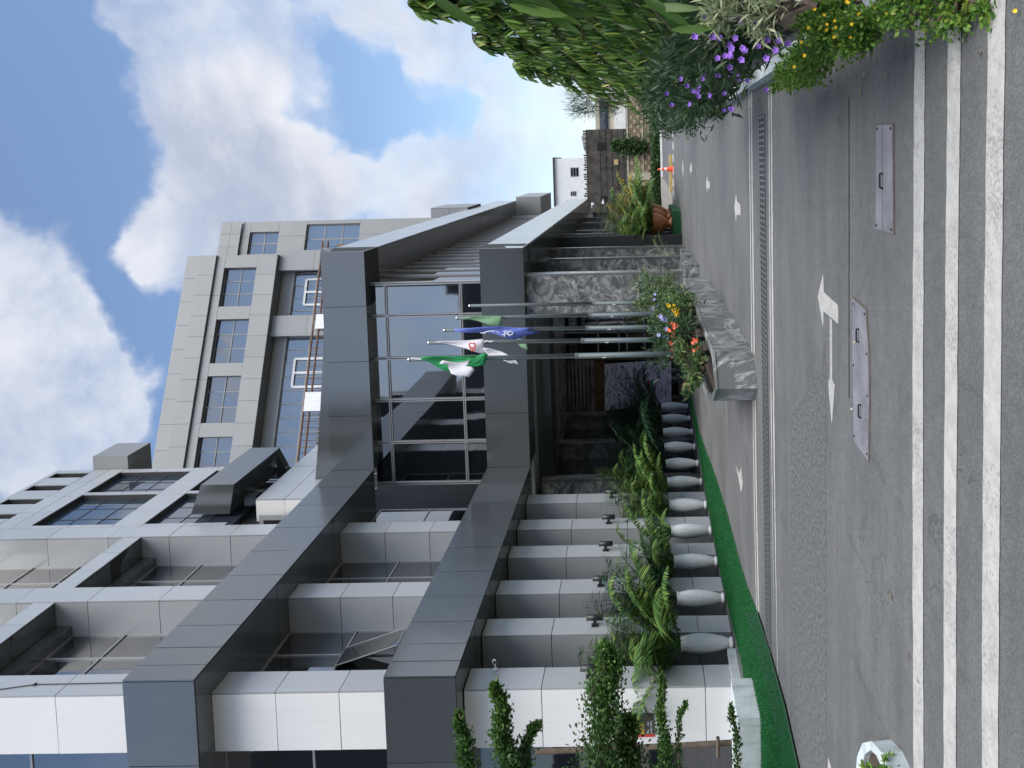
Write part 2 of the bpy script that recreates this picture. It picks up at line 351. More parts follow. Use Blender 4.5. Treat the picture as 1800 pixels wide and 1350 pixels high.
def clad(root, name, x0, x1, y0, y1, z0, z1, m, faces, t=.03, core='core', mats=None):
    """solid member with sheets on the listed faces: {'+x':(ny,nz), '-y':(nx,nz), '-z':(nx,ny), '+z':...}"""
    o = MB().box(x0+(t if '-x' in faces else 0), x1-(t if '+x' in faces else 0), y0+(t if '-y' in faces else 0), y1-(t if '+y' in faces else 0),
                 z0+(t if '-z' in faces else 0), z1-(t if '+z' in faces else 0)).build(name, core, root)
    mm = lambda k: (mats or {}).get(k, m)
    for k, (a, b) in faces.items():
        if k == '+x': panels(o, (x1,y0,z0),(x1,y1,z0),(x1,y1,z1),(x1,y0,z1), a, b, mm(k), t=t-.004)
        if k == '-x': panels(o, (x0,y1,z0),(x0,y0,z0),(x0,y0,z1),(x0,y1,z1), a, b, mm(k), t=t-.004)
        e = t if '+x' in faces else 0
        if k == '-y': panels(o, (x0,y0,z0),(x1-e,y0,z0),(x1-e,y0,z1),(x0,y0,z1), a, b, mm(k), t=t-.004)
        f = t if '-y' in faces else 0
        if k == '-z': panels(o, (x0,y1,z0),(x1-e,y1,z0),(x1-e,y0+f,z0),(x0,y0+f,z0), a, b, mm(k), t=t-.004)
        if k == '+z': panels(o, (x0,y0+f,z1),(x1-e,y0+f,z1),(x1-e,y1,z1),(x0,y1,z1), a, b, mm(k), t=t-.004)
    return o
def multi(base_v, base_f, T, tone, name, m, parent=None, smooth=False, kind=None):
    """one mesh out of many small transformed copies (T = N x 3 x 4), each with its own stored colour value"""
    base_v = np.array(base_v, float); N = len(T); nv = len(base_v)
    T = np.array(T, float)
    V = np.einsum('nij,vj->nvi', T[:, :, :3], base_v) + T[:, None, :, 3]
    org = ORG.get(parent.name, Vector((0,0,0))) if parent else Vector((0,0,0))
    V = V.reshape(-1, 3) - np.array(org)
    fs = np.array(base_f); k = fs.shape[1]
    FI = (fs[None] + (np.arange(N)*nv)[:, None, None]).reshape(-1)
    me = bpy.data.meshes.new(name); me.vertices.add(len(V)); me.vertices.foreach_set('co', V.reshape(-1))
    nf = N*len(fs); me.loops.add(nf*k); me.loops.foreach_set('vertex_index', FI)
    me.polygons.add(nf); me.polygons.foreach_set('loop_start', np.arange(nf)*k); me.polygons.foreach_set('loop_total', np.full(nf, k))
    me.update(calc_edges=True)
    at = me.attributes.new('tone', 'FLOAT', 'POINT'); at.data.foreach_set('value', np.repeat(np.array(tone, float), nv))
    me.materials.append(M[m])
    if smooth: me.polygons.foreach_set('use_smooth', np.ones(nf, bool))
    o = bpy.data.objects.new(name, me); COL.objects.link(o)
    if parent: o.parent = parent; ORG[o.name] = org
    if kind: o['kind'] = kind
    return o
def frame3(d, up=(0,0,1), roll=0., s=1., pos=(0,0,0)):
    """3x4 transform: local +Y along d"""
    d = np.array(d, float); d /= np.linalg.norm(d)+1e-9; up = np.array(up, float)
    x = np.cross(d, up); L = np.linalg.norm(x)
    x = np.array([1., 0, 0]) if L < 1e-4 else x/L
    z = np.cross(x, d); c, q = math.cos(roll), math.sin(roll); x, z = x*c + z*q, z*c - x*q
    return np.concatenate([np.stack([x, d, z], 1)*s, np.array(pos, float)[:, None]], 1)
def leaf(w, n=4, wave=0., fold=.15, droop=0.):
    """a lance-shaped leaf of length 1 along +Y made of quads either side of a midrib"""
    vs, fs = [], []
    for i in range(n+1):
        t = i/n; hw = w*(math.sin(math.pi*min(1, t*.93+.05))**.8)*(.5 if i in (0,) else 1)
        if i == n: hw = .002
        z = -droop*t*t; e = wave*(1 if i % 2 else -1)
        vs += [(-hw, t, z+fold*hw+e), (0, t, z), (hw, t, z+fold*hw-e)]
    for i in range(n): a = i*3; fs += [(a, a+1, a+4, a+3), (a+1, a+2, a+5, a+4)]
    return vs, fs
def poly_on_ground(px, z=.004, t=.003):
    return [onz(u, v, z) for u, v in px]
def ground_poly(name, px, m, parent=None, z=.004, t=.003, world=False):
    P = [Vector((p[0], p[1], z)) for p in px] if world else poly_on_ground(px, z)
    a = sum(P[i].x*P[(i+1)%len(P)].y - P[(i+1)%len(P)].x*P[i].y for i in range(len(P)))
    if a < 0: P.reverse()
    return MB().slab(P, t).build(name, m, parent)

# ------------------------------------------------------------------ ground and road
g = MB().add([(-400,-200,-.02),(400,-200,-.02),(400,900,-.02),(-400,900,-.02)], [(0,1,2,3)]).build('ground', mat('dusty_ground', (.16,.145,.12), .9, var=.3, vscale=.4), None); tag(g, kind='structure')
road = MB().add([(-40,-30,0),(3.5,-30,0),(3.5,95,0),(-40,95,0)], [(0,1,2,3)]).build('road', 'asphalt', None); tag(road, kind='structure')
def stripe(v0, v1, ua, ub, n=40, wob=1.2):
    """ua, ub: lists of photo heights along v for the two edges"""
    up, dn = [], []
    for i in range(n+1):
        v = v0 + (v1-v0)*i/n; s = i/n
        f = lambda a: a[0]*(1-s)*(1-2*s) + 4*a[1]*s*(1-s) + a[2]*s*(2*s-1)
        up.append(onz(f(ua)+RNG.uniform(-wob, wob)*.5, v, .004)); dn.append(onz(f(ub)+RNG.uniform(-wob, wob)*.5, v, .004))
    mb = MB(); mb.add(up+dn, [(i, i+1, n+2+i, n+1+i) for i in range(n)])
    return mb.build('white_stripe', 'paint', road)
stripe(30, 1500, (1608.5,1604,1607), (1626.5,1622.5,1624))
stripe(20, 1560, (1667,1660,1659), (1689.5,1682,1681))
stripe(-40, 1640, (1738,1728,1726), (1768,1758,1753))
for a, b, p, q in ((62,622,1316.5,1318.3),(62,622,1320.2,1322.6)):
    stripe(a, b, (p-1.5,p+1,p+4.5), (q-1.5,q+1,q+4.5), 24, .3)
for p, q in ((1323.5,1325),(1326.8,1329)):
    stripe(704, 1076, (p-.5,p+2,p+6), (q-.5,q+2,q+6), 20, .3)
for p, q in ((1350.8,1352.6),(1354.6,1357.2)):
    stripe(150, 1185, (p,p+3.5,p+12), (q,q+3.5,q+10), 34, .3)
Z3 = lambda L: [(1300+x/3, 450+y/3) for x, y in L]
ground_poly('turn_arrow', Z3([(440,95),(412,213),(440,375),(442,290),(520,358),(520,260),(445,192)]), 'paint', road)
ground_poly('straight_arrow', Z3([(475,326),(488,338),(488,650),(502,685),(486,888),(469,690),(470,645),(476,652)]), 'paint', road, z=.0045)
Z9 = lambda L: [(900+x*.3704, y*.3704) for x, y in L]
ground_poly('turn_arrow', Z9([(1063,920),(1055,985),(1063,1050),(1066,1018),(1085,1022),(1083,970),(1067,955)]), 'paint', road)
ground_poly('turn_arrow', Z9([(925,835),(921,875),(927,918),(928,895),(938,895),(937,860),(929,858)]), 'paint', road)
ground_poly('turn_arrow', Z9([(848,770),(843,800),(847,835),(848,815),(855,818),(853,785)]), 'paint', road)
ground_poly('turn_arrow', Z9([(810,755),(807,800),(813,845),(814,800)]), 'paint', road)
Z10 = lambda L: [(1000+x*.3556, 700+y*.3556) for x, y in L]
ground_poly('straight_arrow', Z10([(824,330),(838,392),(852,470),(859,420),(851,342),(841,372)]), 'paint', road)
ground_poly('straight_arrow', [(1455,1350),(1456,1332),(1461,1350)], 'paint', road)
for i in range(9):     # far dashed line
    v = 207 + i*21.5; ground_poly('line_dash', [(1182,v),(1182.3,v+13),(1184.2,v+13),(1183.9,v)], 'paint', road)
# one darker road patch with its own edges, then a thin seam
patch_mat = mat('darker_road_patch', (.088,.091,.093), .8, var=.5, vscale=26, bump=.6, bscale=150)
ground_poly('darker_patch', [(1388,1350),(1389,760),(1393,720),(1420,690),(1440,640),(1450,600),(1452,900),(1452,1350)], patch_mat, road, z=.0025, t=.002)
ground_poly('tar_seam', [(1491.5,170),(1492.6,170),(1492.8,700),(1491.6,700)], 'void', road, z=.0027, t=.002)
sp = thing('speed_hump', 'low yellow painted kerb strip lying across the far road behind the cone', 'speed hump', onz(1178, 310))
P = [onz(u, v, 0) for u, v in ((1181,272),(1181.5,346),(1173.5,350),(1173.5,272))]
c0 = P[0]; y0 = P[0].y
MB().box(P[1].x, P[0].x, y0, y0+.5, 0, .14).build('hump', 'yellowold', sp)

# drain grate across the road
gx0, gx1 = onz(1345, 1190).x, onz(1342, 200).x; gy0, gy1 = onz(1349.6,640).y, onz(1341,640).y
dg = thing('drain_grate', 'long steel drain grating set in the road between two pairs of white lines', 'drain grate', ((gx0+gx1)/2, gy0, 0))
MB().box(gx0, gx1, gy0, gy1, .001, .003).build('trench', 'void', dg)
mb = MB()
for y in (gy0, gy0+(gy1-gy0)*.34, gy0+(gy1-gy0)*.67, gy1): mb.box(gx0, gx1, y-.014, y+.014, .003, .014)
mb.build('side_rail', 'grate', dg)
mb = MB(); k = int((gx1-gx0)/.075)
for i in range(k):
    x = gx0 + (i+.5)*(gx1-gx0)/k; mb.box(x-.012, x+.012, gy0, gy1, .0035, .0125)
mb.build('cross_bar', 'grate', dg, kind='stuff')

def cover(px, label, grp, handles, seam=None):
    P = [onz(u, v, .012) for u, v in px]; c = sum(P, Vector())/len(P)
    a = sum(P[i].x*P[(i+1)%len(P)].y - P[(i+1)%len(P)].x*P[i].y for i in range(len(P)))
    if a < 0: P.reverse()
    t = thing('manhole_cover', label, 'manhole cover', (c.x, c.y, 0), grp)
    Q = [Vector((c.x+(p.x-c.x)*1.02+.0, c.y+(p.y-c.y)*1.06, .005)) for p in P]
    MB().slab(Q, .004).build('rim_gap', 'bark', t)
    MB().slab(P, .008).build('plate', 'cover', t)
    for u, v in handles:
        h = onz(u, v, .012)
        MB().tube([(h.x-.05,h.y,.012),(h.x-.045,h.y+.01,.03),(h.x+.045,h.y+.012,.03),(h.x+.05,h.y,.012)], .007).build('handle', 'void', t)
    for q in P:
        w_ = Vector((c.x+(q.x-c.x)*.93, c.y+(q.y-c.y)*.86, 0)); MB().cyl((w_.x,w_.y,.012),(w_.x,w_.y,.017), .009, .009, 8).build('bolt', 'void', t)
    if seam:
        a, b = onz(*seam[0], .0125), onz(*seam[1], .0125); MB().box(min(a.x,b.x), max(a.x,b.x), a.y-.002, a.y+.002, .012, .014).build('seam', 'grate', t)
    return t
cover([(1540.5,220),(1568,219),(1569.5,411),(1539,402)], 'rectangular lilac grey steel cover with one handle, the narrower one nearer the flower bed', 'steel covers in the road', [(1552,318)], ((1551,221),(1551,405)))
cover([(1498,524),(1521,544),(1526,620),(1527,700),(1525.5,810),(1500,773),(1498.5,640)], 'six sided lilac grey steel cover beside the double road arrow', 'steel covers in the road', [(1510,590),(1514,723)])

# ------------------------------------------------------------------ office building
XB, YB0, YB1 = -8.9, 13.32, 22.72          # face of the two long ledge beams on the left wing
XP = -9.5                                    # road side of the pillars
ZL0, ZL1, ZU0, ZU1 = 4.96, 6.22, 9.62, 10.92
XR = None
ob = thing('office_building', 'grey clad office block with two long dark ledges, pillars and glazed entrance', 'building', (-9, 18, 0))
def zx(u, v, x): return onx(u, v, x).z
def zy(u, v, y): return ony(u, v, y).z
ZL0 = (zx(797,1190,XB)+zx(934,820,XB))/2; ZL1 = (zx(675,1190,XB)+zx(855,822,XB))/2
ZU0 = (zx(335,1190,XB)+zx(664,825,XB))/2; ZU1 = (zx(212,1190,XB)+zx(588,826,XB))/2
YB0 = onx(675,1190,XB).y; YB1 = onx(855,822,XB).y
XR = ony(842,437,YB1).x; XR2 = XR
YR1 = onx(1020,350,XR).y
YR1 = min(max(YR1, 40), 62)
print('DBG ZL0 %.2f ZL1 %.2f ZU0 %.2f ZU1 %.2f YB0 %.2f YB1 %.2f XR %.2f YR1 %.2f' % (ZL0, ZL1, ZU0, ZU1, YB0, YB1, XR, YR1))
XBK = -13.5
# left wing ledges (beam > panel)
jl = [0,.045,.10,.175,.27,.375,.49,.615,.75,.875,1]
clad(ob, 'ledge_beam', XBK, XB, YB0, YB1, ZL0, ZL1, 'dark', {'+x': (jl, 1), '-y': ([0,.42,.66,1], 1), '-z': (3, 6)})
clad(ob, 'ledge_beam', XBK, XB, YB0, YB1, ZU0, ZU1, 'dark', {'+x': (jl, 1), '-y': ([0,.42,.66,1], 1), '-z': (3, 6)})
# entrance ledges between the wings
clad(ob, 'ledge_beam', XB+.002, XR, YB1, YB1+1.2, ZL0, ZL1, 'dark', {'-y': (4, 1), '-z': (4, 1)})
clad(ob, 'ledge_beam', XB+.002, XR, YB1, YB1+1.2, ZU0, ZU1, 'dark', {'-y': (4, 1), '-z': (4, 1)})
# tall tapering fascia panel standing behind the upper entrance ledge
a0 = ony(553,858,YB1+.5); a1 = ony(575,437,YB1+.5)
mb = MB(); top = []
for i in range(13):
    s = i/12; u = 553 + 22*s + 10*math.sin(math.pi*s)*(1-s*.3)*(1 if s < 1 else 0) - (6*math.sin(math.pi*s)); v = 858 + (437-858)*s
    top.append(ony(u, v, YB1+.045))
pts = [Vector((a0.x, YB1+.045, ZU1-.3))] + [Vector((XR-.05, YB1+.045, ZU1-.3))] + [Vector((p.x, YB1+.045, max(p.z, ZU1-.02))) for p in reversed(top)]
MB().slab(pts, .35).build('tapered_fascia', 'dark', ob)
# right wing ledges running away from the camera
nr = int((YR1-YB1)/1.1)
clad(ob, 'ledge_beam', XR-1.6, XR, YB1+.002, YR1, ZL0, ZL1, 'light', {'+x': (nr, 1)}, mats={'+x': 'light'})
clad(ob, 'ledge_beam', XR-1.6, XR, YB1+.002, YR1, ZU0, ZU1, 'light', {'+x': (nr, 1)})
MB().box(XR-3.4, XR-.03, YB1+1.21, YR1, ZL0-.02, ZL0).build('soffit', 'dark', ob)
panels(ob, (XR-3.4,YR1,ZU0-.005),(XR-.02,YR1,ZU0-.005),(XR-.02,YB1+1.21,ZU0-.005),(XR-3.4,YB1+1.21,ZU0-.005), 1, 22, 'dark', name='soffit_panel')

# ground floor pillars of the left wing
PY0, PSP, PD, PW = 13.72, 1.56, .60, 1.12
py = [onx(u, v, XP).y for u, v in ((1304.5,1204.7),(1283,1111),(1268,1039),(1258,975),(1247,926),(1237,880))]
print('DBG pillars', [round(y, 2) for y in py])
for k, y in enumerate(py):
    zt = ZL0
    clad(ob, 'pillar', XP-PW, XP, y, y+PD, .0, zt-.01, 'light', {'+x': (1, [0,.13,.43,.72,1]), '-y': (1, [0,.13,.43,.72,1])}, mats={'-y': 'white' if k == 0 else 'light'})  # nearest front whiter than the rest: its sky light is painted in
# inner wall behind the pillars
panels(ob, (XP-PW-.02, py[0]+PD, 0),(XP-PW-.02, YB1+3, 0),(XP-PW-.02, YB1+3, ZL0),(XP-PW-.02, py[0]+PD, ZL0), 6, 2, 'dark', name='wall_panel')
# first floor piers, between the ledges, and upper piers above
pz = [py[0], py[2], py[4]]
for k, y in enumerate(pz):
    clad(ob, 'pier', XP-PW, XP, y, y+PD, ZL1, ZU0, 'light', {'+x': (1, [0,.3,.65,1]), '-y': (1, [0,.3,.65,1])}, mats={'-y': 'white' if k == 0 else 'light'})  # nearest pier front again lightened in colour for the open sky
ZTOP = zx(100, 827, XP)
YF1 = onx(100, 827, XP).y
print('DBG ZTOP %.2f YF1 %.2f' % (ZTOP, YF1))
for k, y in enumerate(pz):
    n = 6
    clad(ob, 'pier', XP-PW, XP, y, y+PD, ZU1, ZTOP, 'light', {'+x': (1, n), '-y': (1, n)}, mats={'-y': 'white' if k == 0 else 'light'})  # same painted sky brightness on the nearest upper pier
# recessed glazing of the left wing: frames and panes
def glazing(x, ya, yb, za, zb, ny, zs, m='glass', nx=1):
    w = MB().box(x-.10, x-.05, ya, yb, za, zb).build('window', 'interior', ob)
    ys = [ya+(yb-ya)*i/ny for i in range(ny+1)]; zz = [za+(zb-za)*q for q in zs]
    for i in range(ny):
        for j in range(len(zz)-1):
            tl = RNG.uniform(-.004, .004)
            MB().slab([(x-.02+tl,ys[i]+.02,zz[j]+.02),(x-.02,ys[i+1]-.02,zz[j]+.02),(x-.02,ys[i+1]-.02,zz[j+1]-.02),(x-.02+tl,ys[i]+.02,zz[j+1]-.02)], .01).build('pane', m, w)
    mb = MB()
    for y in ys: mb.box(x-.05, x+.012, y-.018, y+.018, za, zb)
    for z in zz: mb.box(x-.05, x+.008, ya, yb, z-.018, z+.018)
    mb.build('frame', 'frame', w)
    return w
XG = XP-.78
bays = [(pz[0]+PD, pz[1]), (pz[1]+PD, pz[2]), (pz[2]+PD, YB1+.35)]
for i, (a, b) in enumerate(bays):
    glazing(XG, a, b, ZL1+.35, ZU0-.02, 3, [0,.33,.5,1] if 0 else [0,.5,1])
    MB().box(XG-.3, XP-.25, a, b, ZL1, ZL1+.32).build('sill', 'light', ob)
    MB().box(XG-.02, XG+.06, a, b, ZL1+.33, ZL1+.352).build('sill_edge', 'frame', ob)
for (a, b), s0, s1 in ((bays[0], .50, .74),):
    ya_, yb_ = a+(b-a)*s0, a+(b-a)*s1; zt_ = ZL1+.35+(ZU0-ZL1-.37)*.5; zb_ = ZL1+.42
    sash = MB().slab([(XG+.45,ya_,zb_+.1),(XG+.45,yb_,zb_+.1),(XG+.03,yb_,zt_),(XG+.03,ya_,zt_)], .02).build('open_casement', 'glass', ob)
    e = [Vector((XG+.455,ya_,zb_+.1)), Vector((XG+.455,yb_,zb_+.1)), Vector((XG+.035,yb_,zt_)), Vector((XG+.035,ya_,zt_))]
    MB().tube(e+[e[0]], .014, 5).build('frame', 'tframe', sash)
# upper recessed bays with light spandrel bands
zb1 = zx(131,1032,XP); zb0 = zx(95.5,1032,XP)
print('DBG band', zb1, zb0, zx(244,945,XP), zx(209,948,XP))
for i, (a, b) in enumerate(bays[:2]):
    clad(ob, 'spandrel', XG-.1, XP-.012, a, b, zb1, zb0, 'light', {'+x': (3, 1)})
    panels(ob, (XG-.1,b,zb1-.001),(XP-.05,b,zb1-.001),(XP-.05,a,zb1-.001),(XG-.1,a,zb1-.001), 1, 2, 'dark', name='soffit_panel')
    glazing(XG, a, b, ZU1, zb1-.35, 3, [0,.34,.67,1])
    MB().box(XG-.1, XG+.22, a, b, zb1-.35, zb1-.02).build('window_head', 'dark', ob)
    glazing(XG, a, b, zb0, ZTOP-.4, 3, [0,.25,.5,.75,1])
# the flush panelled face beyond the last upper pier
ya, yb = pz[2]+PD, YF1
MB().box(XP-3, XP-.30, ya, yb, ZU1-.3, ZTOP).build('wall', 'interior', ob)
def rect_on(x, pts):          # photo points -> (y, z) box on plane x
    q = [onx(u, v, x) for u, v in pts]; return min(p.y for p in q), max(p.y for p in q), min(p.z for p in q), max(p.z for p in q)
g6 = lambda x, y: (x/6, 820+y/6)
zA = (onx(*g6(330,625),XP).z, onx(*g6(1215,605),XP).z)      # window band B top, bottom
z_rows = sorted([ZU1, onx(*g6(1525,600),XP).z, onx(*g6(1215,605),XP).z, onx(*g6(330,625),XP).z, ZTOP-.0])
print('DBG rows', [round(z, 2) for z in z_rows], 'A', [tuple(round(q,2) for q in rect_on(XP,[g6(920,275),g6(1285,60)]))], 'slot', rect_on(XP,[g6(510,118),g6(880,75)]), 'B', rect_on(XP,[g6(330,625),g6(880,300)]))
yB0, yB1 = onx(*g6(330,625),XP).y, onx(*g6(880,300),XP).y
yA0, yA1 = onx(*g6(920,275),XP).y, onx(*g6(1285,60),XP).y
zt, zm, zl = z_rows[3], z_rows[2], z_rows[1]
facade = MB().box(XP-.29, XP-.27, ya, yb, ZU1, ZU1+.02).build('facade', 'core', ob)
def fp(a, b, c, d, nu=1, nv=1, m='light'):
    MB().box(XP-.29, XP-.035, a, b, c, d).build('wall_block', 'core', facade)
    panels(facade, (XP,a,c),(XP,b,c),(XP,b,d),(XP,a,d), nu, nv, m)
slots = [(onx(*g6(x,y),XP).y) for x, y in ((880,75),(700,185),(385,350),(100,520))]
zs0, zs1 = zx(*g6(510,118),XP), zx(*g6(860,118),XP)
zs0, zs1 = max(zs0, zs1), min(zs0, zs1)
ysl = sorted([(onx(100,840,XP).y, onx(100,832,XP).y), (onx(80,862,XP).y, onx(80,853,XP).y), (onx(40,886,XP).y, onx(40,877,XP).y), (onx(10,912,XP).y, onx(10,903,XP).y)])
print('DBG slots', ysl, zs0, zs1)
# rows from the top: parapet, slot row, wall, window row one, wall, window row two, wall
fp(ya, yb, zs0, ZTOP, 4, 1)
cur = ya
for a, b in ysl:
    if a > cur+.02: fp(cur, a, zs1, zs0)
    cur = b
fp(cur, yb, zs1, zs0)
fp(ya, yb, zt, zs1, 4, 2)
for a, b in ((ya, yB0), (yB1, yA0), (yA1, yb)): fp(a, b, zm, zt, 1, 2)
fp(ya, yb, zl, zm, 4, 1)
zl2 = zl - (zt-zm)
for a, b in ((ya, yB0), (yB1, yA0), (yA1, yb)): fp(a, b, max(zl2, ZU1), zl, 1, 2)
for a, b in ((yB0, yB1), (yA0, yA1)):
    for c, d in ((zm, zt), (max(zl2,ZU1), zl)):
        w = MB().box(XP-.30, XP-.26, a, b, c, d).build('window', 'interior', ob)
        for i in range(3):
            for j in range(3):
                y0_, y1_ = a+(b-a)*i/3, a+(b-a)*(i+1)/3; z0_, z1_ = c+(d-c)*j/3, c+(d-c)*(j+1)/3
                tl = RNG.uniform(-.003, .003)
                MB().slab([(XP-.16+tl,y0_+.012,z0_+.012),(XP-.16-tl,y1_-.012,z0_+.012),(XP-.16-tl,y1_-.012,z1_-.012),(XP-.16+tl,y0_+.012,z1_-.012)], .01).build('pane', 'glass_up', w)
        mb = MB()
        for i in range(4): mb.box(XP-.25, XP-.15, a+(b-a)*i/3-.01, a+(b-a)*i/3+.01, c, d)
        for j in range(4): mb.box(XP-.25, XP-.149, a, b, c+(d-c)*j/3-.01, c+(d-c)*j/3+.01)
        mb.build('frame', 'core', w)
# roof box on the parapet
r0 = onx(165, 830, XP); r1 = onx(225, 830, XP)
bx = ony(160, 803, YF1)
MB().slab([(XP-1.6,YF1-.02,ZTOP),(bx.x,YF1-.02,ZTOP),(bx.x,YF1-.02,ZTOP),(XP-1.6,YF1-.02,ZTOP)][:0] or [(XP-1.6,YF1+.02,zy(224,815,YF1)),(bx.x,YF1+.02,zy(224,815,YF1)),(bx.x,YF1+.02,zy(163,815,YF1)),(XP-1.6,YF1+.02,zy(163,815,YF1))], 1.2).build('roof_box', 'tower', ob)
# dark sloped sun-shade box and lower white block beside it
f0, f1 = 21.3, 24.2
def rx_(u, v, y): p = ony(u, v, y); return p
s1, s2 = ony(353,852.5,f0), ony(411,851.5,f0)
yfe = onx(448, 787, s1.x).y
pr = [Vector((XP-.02,f0,ony(336,912,f0).z)), Vector((s1.x,f0,s1.z)), Vector((s2.x,f0,s2.z)), Vector((XP-.02,f0,ony(404,912,f0).z))]
bk = [Vector((p.x, yfe, p.z)) for p in pr]; bk[2].z -= .0
mb = MB(); mb.add(pr+bk, [(0,3,2,1),(4,5,6,7),(0,1,5,4),(1,2,6,5),(2,3,7,6),(3,0,4,7)]); mb.build('sun_shade', 'dark', ob)
e1, e2 = ony(497,785,yfe), ony(515,827,yfe)
MB().slab([(XP-.02,yfe-.3,s2.z),(s2.x,yfe-.3,s2.z),(e2.x,yfe-.3,e2.z),(XP-.02,yfe-.3,e2.z)][::-1], .25).build('shade_bracket', 'dark', ob)
yk = f0+.5
q0, q1 = ony(411,905,yk), ony(449,870,yk)
MB().box(XP-.02, q1.x-.05, yk, yk+.3, q1.z, s2.z).build('shade_bracket', 'dark', ob)
# white block above the ledge with a patterned grille
wx = XP+.32
yw0 = onx(480, 897, wx).y
ww0, ww1 = zx(449,905,wx), ZU1-.01
wy0 = onx(449,878,wx).y; 
clad(ob, 'white_block', XP-.6, wx, wy0, YF1+1.5, ZU1, onx(449,878,wx).z, 'light', {'+x': (4, 2), '-y': (1, 2)}, mats={'-y':'white'})
yg = wy0-.35
gz0, gz1 = ZU1, ony(455,905,yg).z
vent = MB().box(XP-1.0, XP+.02, yg, yg+.05, gz0, gz1).build('vent_grille', 'light', ob)
MB().box(XP-.95, XP-.12, yg-.012, yg-.002, gz0+.1, gz1-.12).build('vent_opening', 'void', vent)
mb = MB()
for i in range(7):
    for j in range(4):
        cx, cz = XP-.89+i*.115, gz0+.16+j*.115
        if cz > gz1-.16: continue
        n = 8
        for q in range(n):
            a, b = 2*math.pi*q/n, 2*math.pi*(q+1)/n
            mb.slab([(cx+.050*math.cos(a),yg-.016,cz+.050*math.sin(a)),(cx+.050*math.cos(b),yg-.016,cz+.050*math.sin(b)),(cx+.034*math.cos(b),yg-.016,cz+.034*math.sin(b)),(cx+.034*math.cos(a),yg-.016,cz+.034*math.sin(a))][::-1], .004)
        mb.box(cx-.05, cx+.05, yg-.018, yg-.014, cz-.006, cz+.006); mb.box(cx-.006, cx+.006, yg-.018, yg-.013, cz-.05, cz+.05)
mb.build('grille_tracery', 'wpaint', vent)
# street front of the left wing, left edge of the photograph: glass between the ledges
yfg = py[0]+.35
for za, zb in ((0.05, ZL0), (ZL1, ZU0), (ZU1, ZTOP)):
    w = MB().box(XBK-2, XP-PW-.01, yfg+.08, yfg+.12, za, zb).build('window', 'interior', ob)
    nx_ = 5; n_z = 2 if zb-za < 6 else 4
    for i in range(nx_):
        for j in range(n_z):
            a = XBK-2+(XP-PW-XBK+2)*i/nx_; b = XBK-2+(XP-PW-XBK+2)*(i+1)/nx_; c = za+(zb-za)*j/n_z; d = za+(zb-za)*(j+1)/n_z
            MB().slab([(a+.02,yfg,c+.02),(b-.02,yfg+RNG.uniform(-.004,.004),c+.02),(b-.02,yfg,d-.02),(a+.02,yfg,d-.02)], .01).build('pane', 'glass', w)
    mb = MB()
    for i in range(nx_+1): x = XBK-2+(XP-PW-XBK+2)*i/nx_; mb.box(x-.02, x+.02 if i < nx_ else x, yfg-.03, yfg+.08, za, zb)
    for j in range(n_z+1): z = za+(zb-za)*j/n_z; mb.box(XBK-2, XP-PW-.012, yfg-.025, yfg+.08, z-.02, z+.02)
    mb.build('frame', 'frame', w)
# body behind everything (keeps light from leaking through)
MB().box(-30, XG-.4, py[0]+.6, YF1-.3, 0, ZTOP-.2).build('building_body', 'interior', ob)
MB().box(-30, XG-.4, YF1-.3, 40, 0, ZU1-.3).build('building_body', 'interior', ob)

# entrance curtain wall
YG = YB1+.42
gxl, gxr = ony(750, 848, YG).x, ony(750, 497, YG).x
vx = [ony(750, v, YG).x for v in (848.5, 776, 702, 628.5, 553.5)] + [gxr]
hz_ = [ZL1-.05, zy(817,703,YG), zy(686.5,703,YG), ZU0+.05]
cw = MB().box(gxl, gxr, YG+.10, YG+.14, ZL1-.1, ZU0+.1).build('curtain_wall', 'interior', ob)
for i in range(len(vx)-1):
    for j in range(3):
        tl = RNG.uniform(-.006, .006)
        MB().slab([(vx[i]+.03,YG+tl,hz_[j]+.02),(vx[i+1]-.03,YG-tl,hz_[j]+.02),(vx[i+1]-.03,YG-tl*.5,hz_[j+1]-.02),(vx[i]+.03,YG+tl,hz_[j+1]-.02)], .012).build('pane', 'glass', cw)
for x in vx:
    MB().box(x-.042, x-.012, YG-.05, YG+.08, hz_[0], hz_[3]).build('mullion', 'frame', cw)
    MB().box(x+.012, x+.042, YG-.05, YG+.08, hz_[0], hz_[3]).build('mullion', 'frame', cw)
for z in hz_[1:3]:
    mb = MB(); mb.box(vx[0]+.045, gxr, YG-.045, YG+.07, z-.04, z-.012); mb.box(vx[0]+.045, gxr, YG-.045, YG+.07, z+.012, z+.04); mb.build('transom', 'frame', cw)
# flank of the right wing between its ledges: dark glass with many thin fins
XF = gxr+.02
fw = MB().box(XF-.12, XF-.08, YG, YR1, ZL1-.2, ZU0+.1).build('flank_glazing', 'interior', ob)
ny = int((YR1-YG)/1.05)
for i in range(ny):
    a = YG+.2+(YR1-YG-.2)*i/ny; b = YG+.2+(YR1-YG-.2)*(i+1)/ny; tl = RNG.uniform(-.01, .01)
    MB().slab([(XF+tl,a+.02,ZL1-.1),(XF-tl,b-.02,ZL1-.1),(XF-tl,b-.02,ZU0),(XF+tl,a+.02,ZU0)], .02).build('pane', 'glass', fw)
    MB().box(XF-.05, XF+.05, b-.025, b+.015, ZL1-.1, ZU0).build('fin', 'frame', fw)
    
